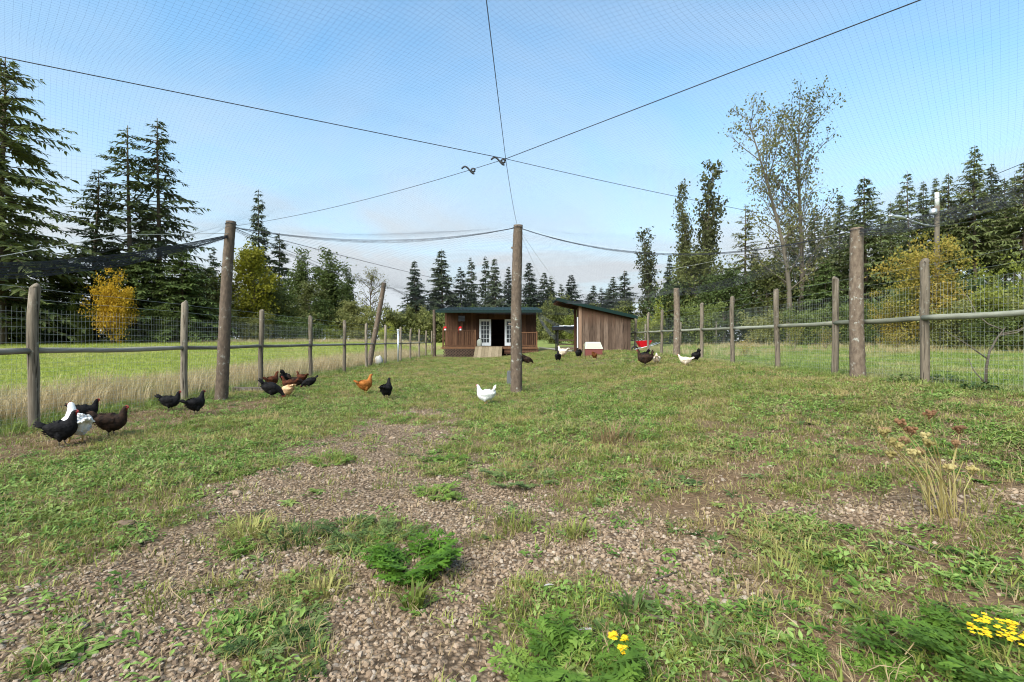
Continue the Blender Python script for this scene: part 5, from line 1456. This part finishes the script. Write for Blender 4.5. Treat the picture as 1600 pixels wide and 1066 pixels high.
POSES = {   # spine stations: x forward, z up, half width, half height; last ones are the head
    'stand': ([(-.205, .30, .012, .02), (-.17, .275, .042, .05), (-.11, .245, .08, .085), (-.03, .22, .104, .112), (.05, .218, .103, .112), (.105, .245, .078, .088), (.135, .29, .05, .056), (.148, .335, .037, .042), (.156, .37, .030, .034), (.168, .398, .029, .031), (.187, .402, .021, .023), (.199, .398, .009, .011)], (0.0, 1.0)),
    'alert': ([(-.19, .27, .012, .02), (-.16, .255, .042, .05), (-.10, .24, .08, .088), (-.03, .225, .102, .115), (.04, .24, .098, .112), (.085, .285, .072, .08), (.105, .335, .048, .052), (.114, .38, .036, .04), (.12, .412, .030, .033), (.132, .44, .029, .031), (.152, .443, .021, .023), (.164, .438, .009, .011)], (0, 1)),
    'peck': ([(-.20, .33, .012, .02), (-.165, .30, .042, .05), (-.11, .262, .08, .088), (-.03, .228, .104, .112), (.05, .20, .098, .105), (.11, .185, .072, .075), (.15, .165, .05, .052), (.18, .135, .038, .04), (.20, .105, .031, .034), (.217, .078, .029, .031), (.23, .06, .021, .023), (.238, .048, .009, .011)], (0, 1)),
    'walk': ([(-.205, .27, .012, .02), (-.17, .255, .042, .05), (-.11, .235, .08, .085), (-.03, .22, .102, .108), (.06, .225, .098, .105), (.12, .26, .07, .078), (.165, .30, .047, .052), (.19, .335, .036, .04), (.205, .362, .030, .033), (.22, .385, .029, .031), (.24, .387, .021, .023), (.252, .382, .009, .011)], (0, 1))}
_meshcache = {}
def hen_meshes(pose, colour, tailang, seed):
    key = (pose, colour, tailang, seed)
    if key in _meshcache: return _meshcache[key]
    st = np.array(POSES[pose][0]); n = 16
    st[2:6, 2] *= 1.08; st[2:6, 3] *= 1.12; st[2:5, 1] -= .008
    # smooth spine
    from_t = np.linspace(0, len(st) - 1, 34)
    S = np.column_stack([np.interp(from_t, np.arange(len(st)), st[:, k]) for k in range(4)])
    for _ in range(2): S[1:-1] = (S[:-2] + 2 * S[1:-1] + S[2:]) / 4
    Tn = np.gradient(S[:, [0, 1]], axis=0); Tn /= np.linalg.norm(Tn, axis=1)[:, None]
    up = np.column_stack([-Tn[:, 1], Tn[:, 0]])
    a = np.linspace(0, 2 * np.pi, n, endpoint=False)
    rr = np.random.default_rng(seed)
    V = np.zeros((34, n, 3))
    for i in range(34):
        wob = 1 + .05 * (rr.random(n) - .5)
        V[i, :, 1] = S[i, 2] * np.cos(a) * wob
        V[i, :, 0] = S[i, 0] + up[i, 0] * S[i, 3] * np.sin(a) * wob
        V[i, :, 2] = S[i, 1] + up[i, 1] * S[i, 3] * np.sin(a) * wob
    b = MB()
    i = np.arange(33)[:, None] * n; j = np.arange(n)[None]; j2 = (j + 1) % n
    Qd = np.stack([i + j, i + j2, i + n + j2, i + n + j], -1).reshape(-1, 4)
    VV = np.vstack([V.reshape(-1, 3), V[0].mean(0), V[-1].mean(0)])
    tr = [[34 * n, (k + 1) % n, k] for k in range(n)] + [[34 * n + 1, 33 * n + k, 33 * n + (k + 1) % n] for k in range(n)]
    b.add(VV, tr, Qd)
    # thighs grow out of the belly
    for s in (-1, 1):
        b.tube([(-.005, s * .052, .20), (0, s * .054, .145), (.005, s * .052, .10), (.0, s * .05, .075)], [.055, .05, .03, .013], 10)
    body = b.mesh('body', HC[colour], True)
    # feather tips lying backwards on the body
    b = MB()
    for i in range(4, 27):
        for j in range(n):
            if rr.random() < .35: continue
            c = V[i, j]; ctr = np.array([S[i, 0], 0, S[i, 1]]); nr = c - ctr; nr /= np.linalg.norm(nr)
            back = -np.array([Tn[i, 0], 0, Tn[i, 1]]) + nr * .16 + np.array([0, 0, -.12]); back /= np.linalg.norm(back)
            sd_ = np.cross(nr, back); L = (.045 if i < 19 else .028) * rr.uniform(.7, 1.2)
            p0 = c - nr * .006; w = L * .28
            b.add([p0, p0 + back * L * .55 + sd_ * w, p0 + back * L + nr * .004, p0 + back * L * .55 - sd_ * w], quads=[[0, 1, 2, 3]])
    feath = b.mesh('plumage', HC[colour])
    # tail fan
    b = MB(); base_p = np.array([-.165, 0, S[2, 1] + .0])
    for k in range(11):
        f = (k - 5) / 5; el = tailang + .28 * (1 - abs(f)) + rr.normal(0, .06)
        d = np.array([-math.cos(el) * math.cos(f * .45), math.sin(f * .45) * .6, math.sin(el)]); d /= np.linalg.norm(d)
        L = .14 * rr.uniform(.85, 1.1) * (1.15 - .25 * abs(f)); sd_ = np.cross(d, [0, 1.0, 0]); sd_ /= np.linalg.norm(sd_)
        o = base_p + np.array([.02, f * .028, 0]); w = .021; th = np.array([0, .0025, 0])
        b.hexa(np.array([o - sd_ * w * .5 - th, o + d * L * .7 - sd_ * w - th, o + d * L * .7 - sd_ * w + th, o - sd_ * w * .5 + th,
                         o + sd_ * w * .5 - th, o + d * L + sd_ * w * .2 - th, o + d * L + sd_ * w * .2 + th, o + sd_ * w * .5 + th]))
        b.tube([o, o + d * L * .5, o + d * L * .95], [.018, .02, .006], 6)
    tail = b.mesh('tail', HC[colour], True)
    def wing(s):
        b = MB(); N1, N2 = 10, 7; W = []
        k0 = {'stand': 0, 'alert': .01, 'peck': 0, 'walk': 0}[pose]
        for i in range(N1):
            t = i / (N1 - 1); x = .085 - .265 * t; zc = .235 + k0 + .028 * t; hw = .062 * math.sin(math.pi * min(1, .22 + t * .74)) + .004
            yy = np.interp(x, S[::1, 0][:20], S[:20, 2]) + .006
            for j in range(N2):
                q_ = (j / (N2 - 1) - .5) * 2
                W.append((x - .02 * (1 - q_) * t, s * (yy * (1 - .16 * q_ * q_) + .010 * (1 - q_ * q_)), zc + hw * q_))
        F = [[i * N2 + j, i * N2 + j + 1, (i + 1) * N2 + j + 1, (i + 1) * N2 + j] for i in range(N1 - 1) for j in range(N2 - 1)]
        b.add(W, quads=F)
        return b.mesh('wing', HC[colour], True)
    H = S[-4]; hd = np.array([H[0], 0, H[1]]); fw = np.array([Tn[-2, 0], 0, Tn[-2, 1]]); 
    fw = fw if pose == 'peck' else np.array([.98, 0, -.15]); u_ = np.array([-fw[2], 0, fw[0]])
    tip = np.array([S[-1, 0], 0, S[-1, 1]])
    b = MB(); b.tube([tip - fw * .010, tip + fw * .008, tip + fw * .022 - u_ * .006], [.009, .006, .0008], 7); beak = b.mesh('beak', M['beak'], True)
    b = MB(); prof = [(-.024, .026), (-.02, .046), (-.010, .038), (-.006, .054), (.003, .042), (.009, .056), (.016, .04), (.024, .044), (.027, .022)]
    c = np.array([S[-3, 0], 0, S[-3, 1]]); cv = []
    for (px, pz) in prof:
        for y in (-.003, .003):
            cv.append(c + fw * (px - .008) + u_ * .010 + np.array([0, y, 0])); cv.append(c + fw * (px - .008) + u_ * (.010 + (pz - .018) * .62) + np.array([0, y * .5, 0]))
    Fq = []
    for k in range(len(prof) - 1):
        p_ = k * 4
        Fq += [[p_, p_ + 4, p_ + 5, p_ + 1], [p_ + 2, p_ + 3, p_ + 7, p_ + 6], [p_ + 1, p_ + 5, p_ + 7, p_ + 3]]
    b.add(cv, quads=Fq); lump(b, c + fw * .006 + np.array([0, 0, 0]), (.016, .0262, .013), 3, 10, 7); comb = b.mesh('comb', M['comb'], True)
    b = MB()
    for s in (-1, 1): lump(b, tip - fw * .012 - u_ * .026 + np.array([0, s * .008, 0]), (.008, .005, .017), 4, 8, 6)
    wat = b.mesh('wattle', M['comb'], True)
    b = MB()
    for s in (-1, 1): lump(b, c + fw * .002 + u_ * .006 + np.array([0, s * .0275, 0]), (.005, .003, .005), 4, 8, 6)
    eye = b.mesh('eye', M['eye'], True)
    def leg(s, ph):
        b = MB(); f = np.array([.012 + ph, s * .05, .012])
        b.tube([(.0, s * .05, .10), (-.006 + ph * .4, s * .05, .06), f], [.011, .0085, .008], 7)
        for aa in (-.5, 0, .5, 3.1):
            l = .055 if abs(aa) < 1 else .028
            e = f + np.array([math.cos(aa) * l, math.sin(aa) * l, -.007]); b.tube([f, (f + e) / 2 + np.array([0, 0, .002]), e], [.007, .006, .003], 5)
        return b.mesh('leg', M['shankyel'] if colour in ('white', 'buff', 'cream', 'orange', 'red') else M['shank'], True)
    ph = .045 if pose == 'walk' else .012
    _meshcache[key] = (body, feath, tail, wing(1), wing(-1), beak, comb, wat, eye, leg(1, ph), leg(-1, -ph))
    return _meshcache[key]
PN = ('body', 'plumage', 'tail', 'wing', 'wing', 'beak', 'comb', 'wattle', 'eye', 'leg', 'leg')
def hen(px, py, hpx, head, pose, colour, tailang, label, seed=1, name='hen', neck=None, dpos=None):
    p = hit(px, py); hgt = {'stand': .44, 'alert': .48, 'peck': .42, 'walk': .43}[pose]
    s = min(1.45, max(.82, hpx * p.y / FPX / hgt))
    r = empty(name, p, R(head)); r.scale = (s, s * (1.15 if colour == 'white' and seed == 2 else 1.08), s)
    for nm, me in zip(PN, hen_meshes(pose, colour, tailang, seed)):
        o = link(nm, me, r)
        if neck and nm == 'plumage': pass
    tag(r, label, 'hen' if name == 'hen' else 'rooster', 'chickens in the pen')
    return r
hen(97, 698, 58, 18, 'alert', 'black', .25, 'big black hen in front of the white hen by the first fence post')
hen(119, 692, 64, 152, 'alert', 'white', .05, 'white hen with red face behind the big black hen', 2)
hen(133, 661, 32, 25, 'stand', 'black', .3, 'black hen behind the white hen, looking right', 3)
hen(174, 683, 50, 12, 'stand', 'brownblack', .3, 'brown-necked black hen walking right of the white hen', 4)
hen(266, 643, 32, 8, 'stand', 'black', .3, 'black hen in profile at the foot of the second fence post', 5)
hen(306, 649, 39, 62, 'alert', 'black', .2, 'black hen seen from behind left of the leaning pole', 6)
hen(425, 623, 32, 10, 'peck', 'black', .55, 'black hen stooping at the left of the flock', 7)
hen(426, 607, 27, 60, 'alert', 'darkred', .2, 'dark red hen standing behind the stooping black hen', 8)
hen(446, 602, 24, 90, 'peck', 'black', .9, 'black hen with raised tail at the back of the flock', 9)
hen(452, 611, 24, 200, 'stand', 'darkred', .3, 'rusty hen in the middle of the flock', 10)
hen(464, 607, 22, 20, 'peck', 'brownblack', .4, 'brown-black hen pecking right of the rusty hen', 11)
hen(449, 622, 19, 150, 'peck', 'buff', .2, 'buff hen crouching low in front of the flock', 12)
hen(471, 600, 20, 160, 'stand', 'darkred', .3, 'dark red hen at the back right of the flock', 13)
hen(483, 607, 20, 200, 'peck', 'black', .4, 'black hen at the right end of the flock', 14)
hen(571, 616, 32, 40, 'alert', 'orange', .3, 'orange hen standing alone left of a black hen', 15)
hen(604, 624, 34, 80, 'alert', 'black', .1, 'black hen facing away right of the orange hen', 16)
hen(759, 633, 33, 172, 'stand', 'white', .95, 'white hen walking left before the middle pole', 17)
hen(818, 569, 18, 60, 'peck', 'black', .4, 'black hen right behind the middle pole', 18)
hen(825, 570, 16, 20, 'peck', 'brownblack', .3, 'dark brown hen pecking just right of the middle pole', 19)
hen(872, 566, 19, 85, 'alert', 'black', .1, 'slim black hen facing away before the dark rack', 20)
hen(879, 559, 19, 140, 'stand', 'cream', .2, 'cream hen beside the slim black hen near the shed', 21)
hen(904, 560, 17, 95, 'stand', 'black', .5, 'black hen at the shed corner', 22)
hen(929, 562, 13, 60, 'peck', 'red', .4, 'rusty hen before the maroon-based shelter', 23)
hen(1008, 573, 27, 170, 'stand', 'brownblack', 1.0, 'black rooster with high tail by the right fence', 24, 'rooster')
hen(1006, 566, 20, 120, 'peck', 'black', .8, 'black hen half hidden behind the rooster', 25)
hen(1026, 570, 19, 75, 'stand', 'cream', .2, 'pale hen facing away right of the rooster', 26)
hen(1071, 573, 20, 165, 'walk', 'cream', .15, 'pale buff hen striding left by the right bark pole', 27)
hen(1087, 566, 20, 100, 'peck', 'black', 1.0, 'black hen with tail up behind the striding pale hen', 28)
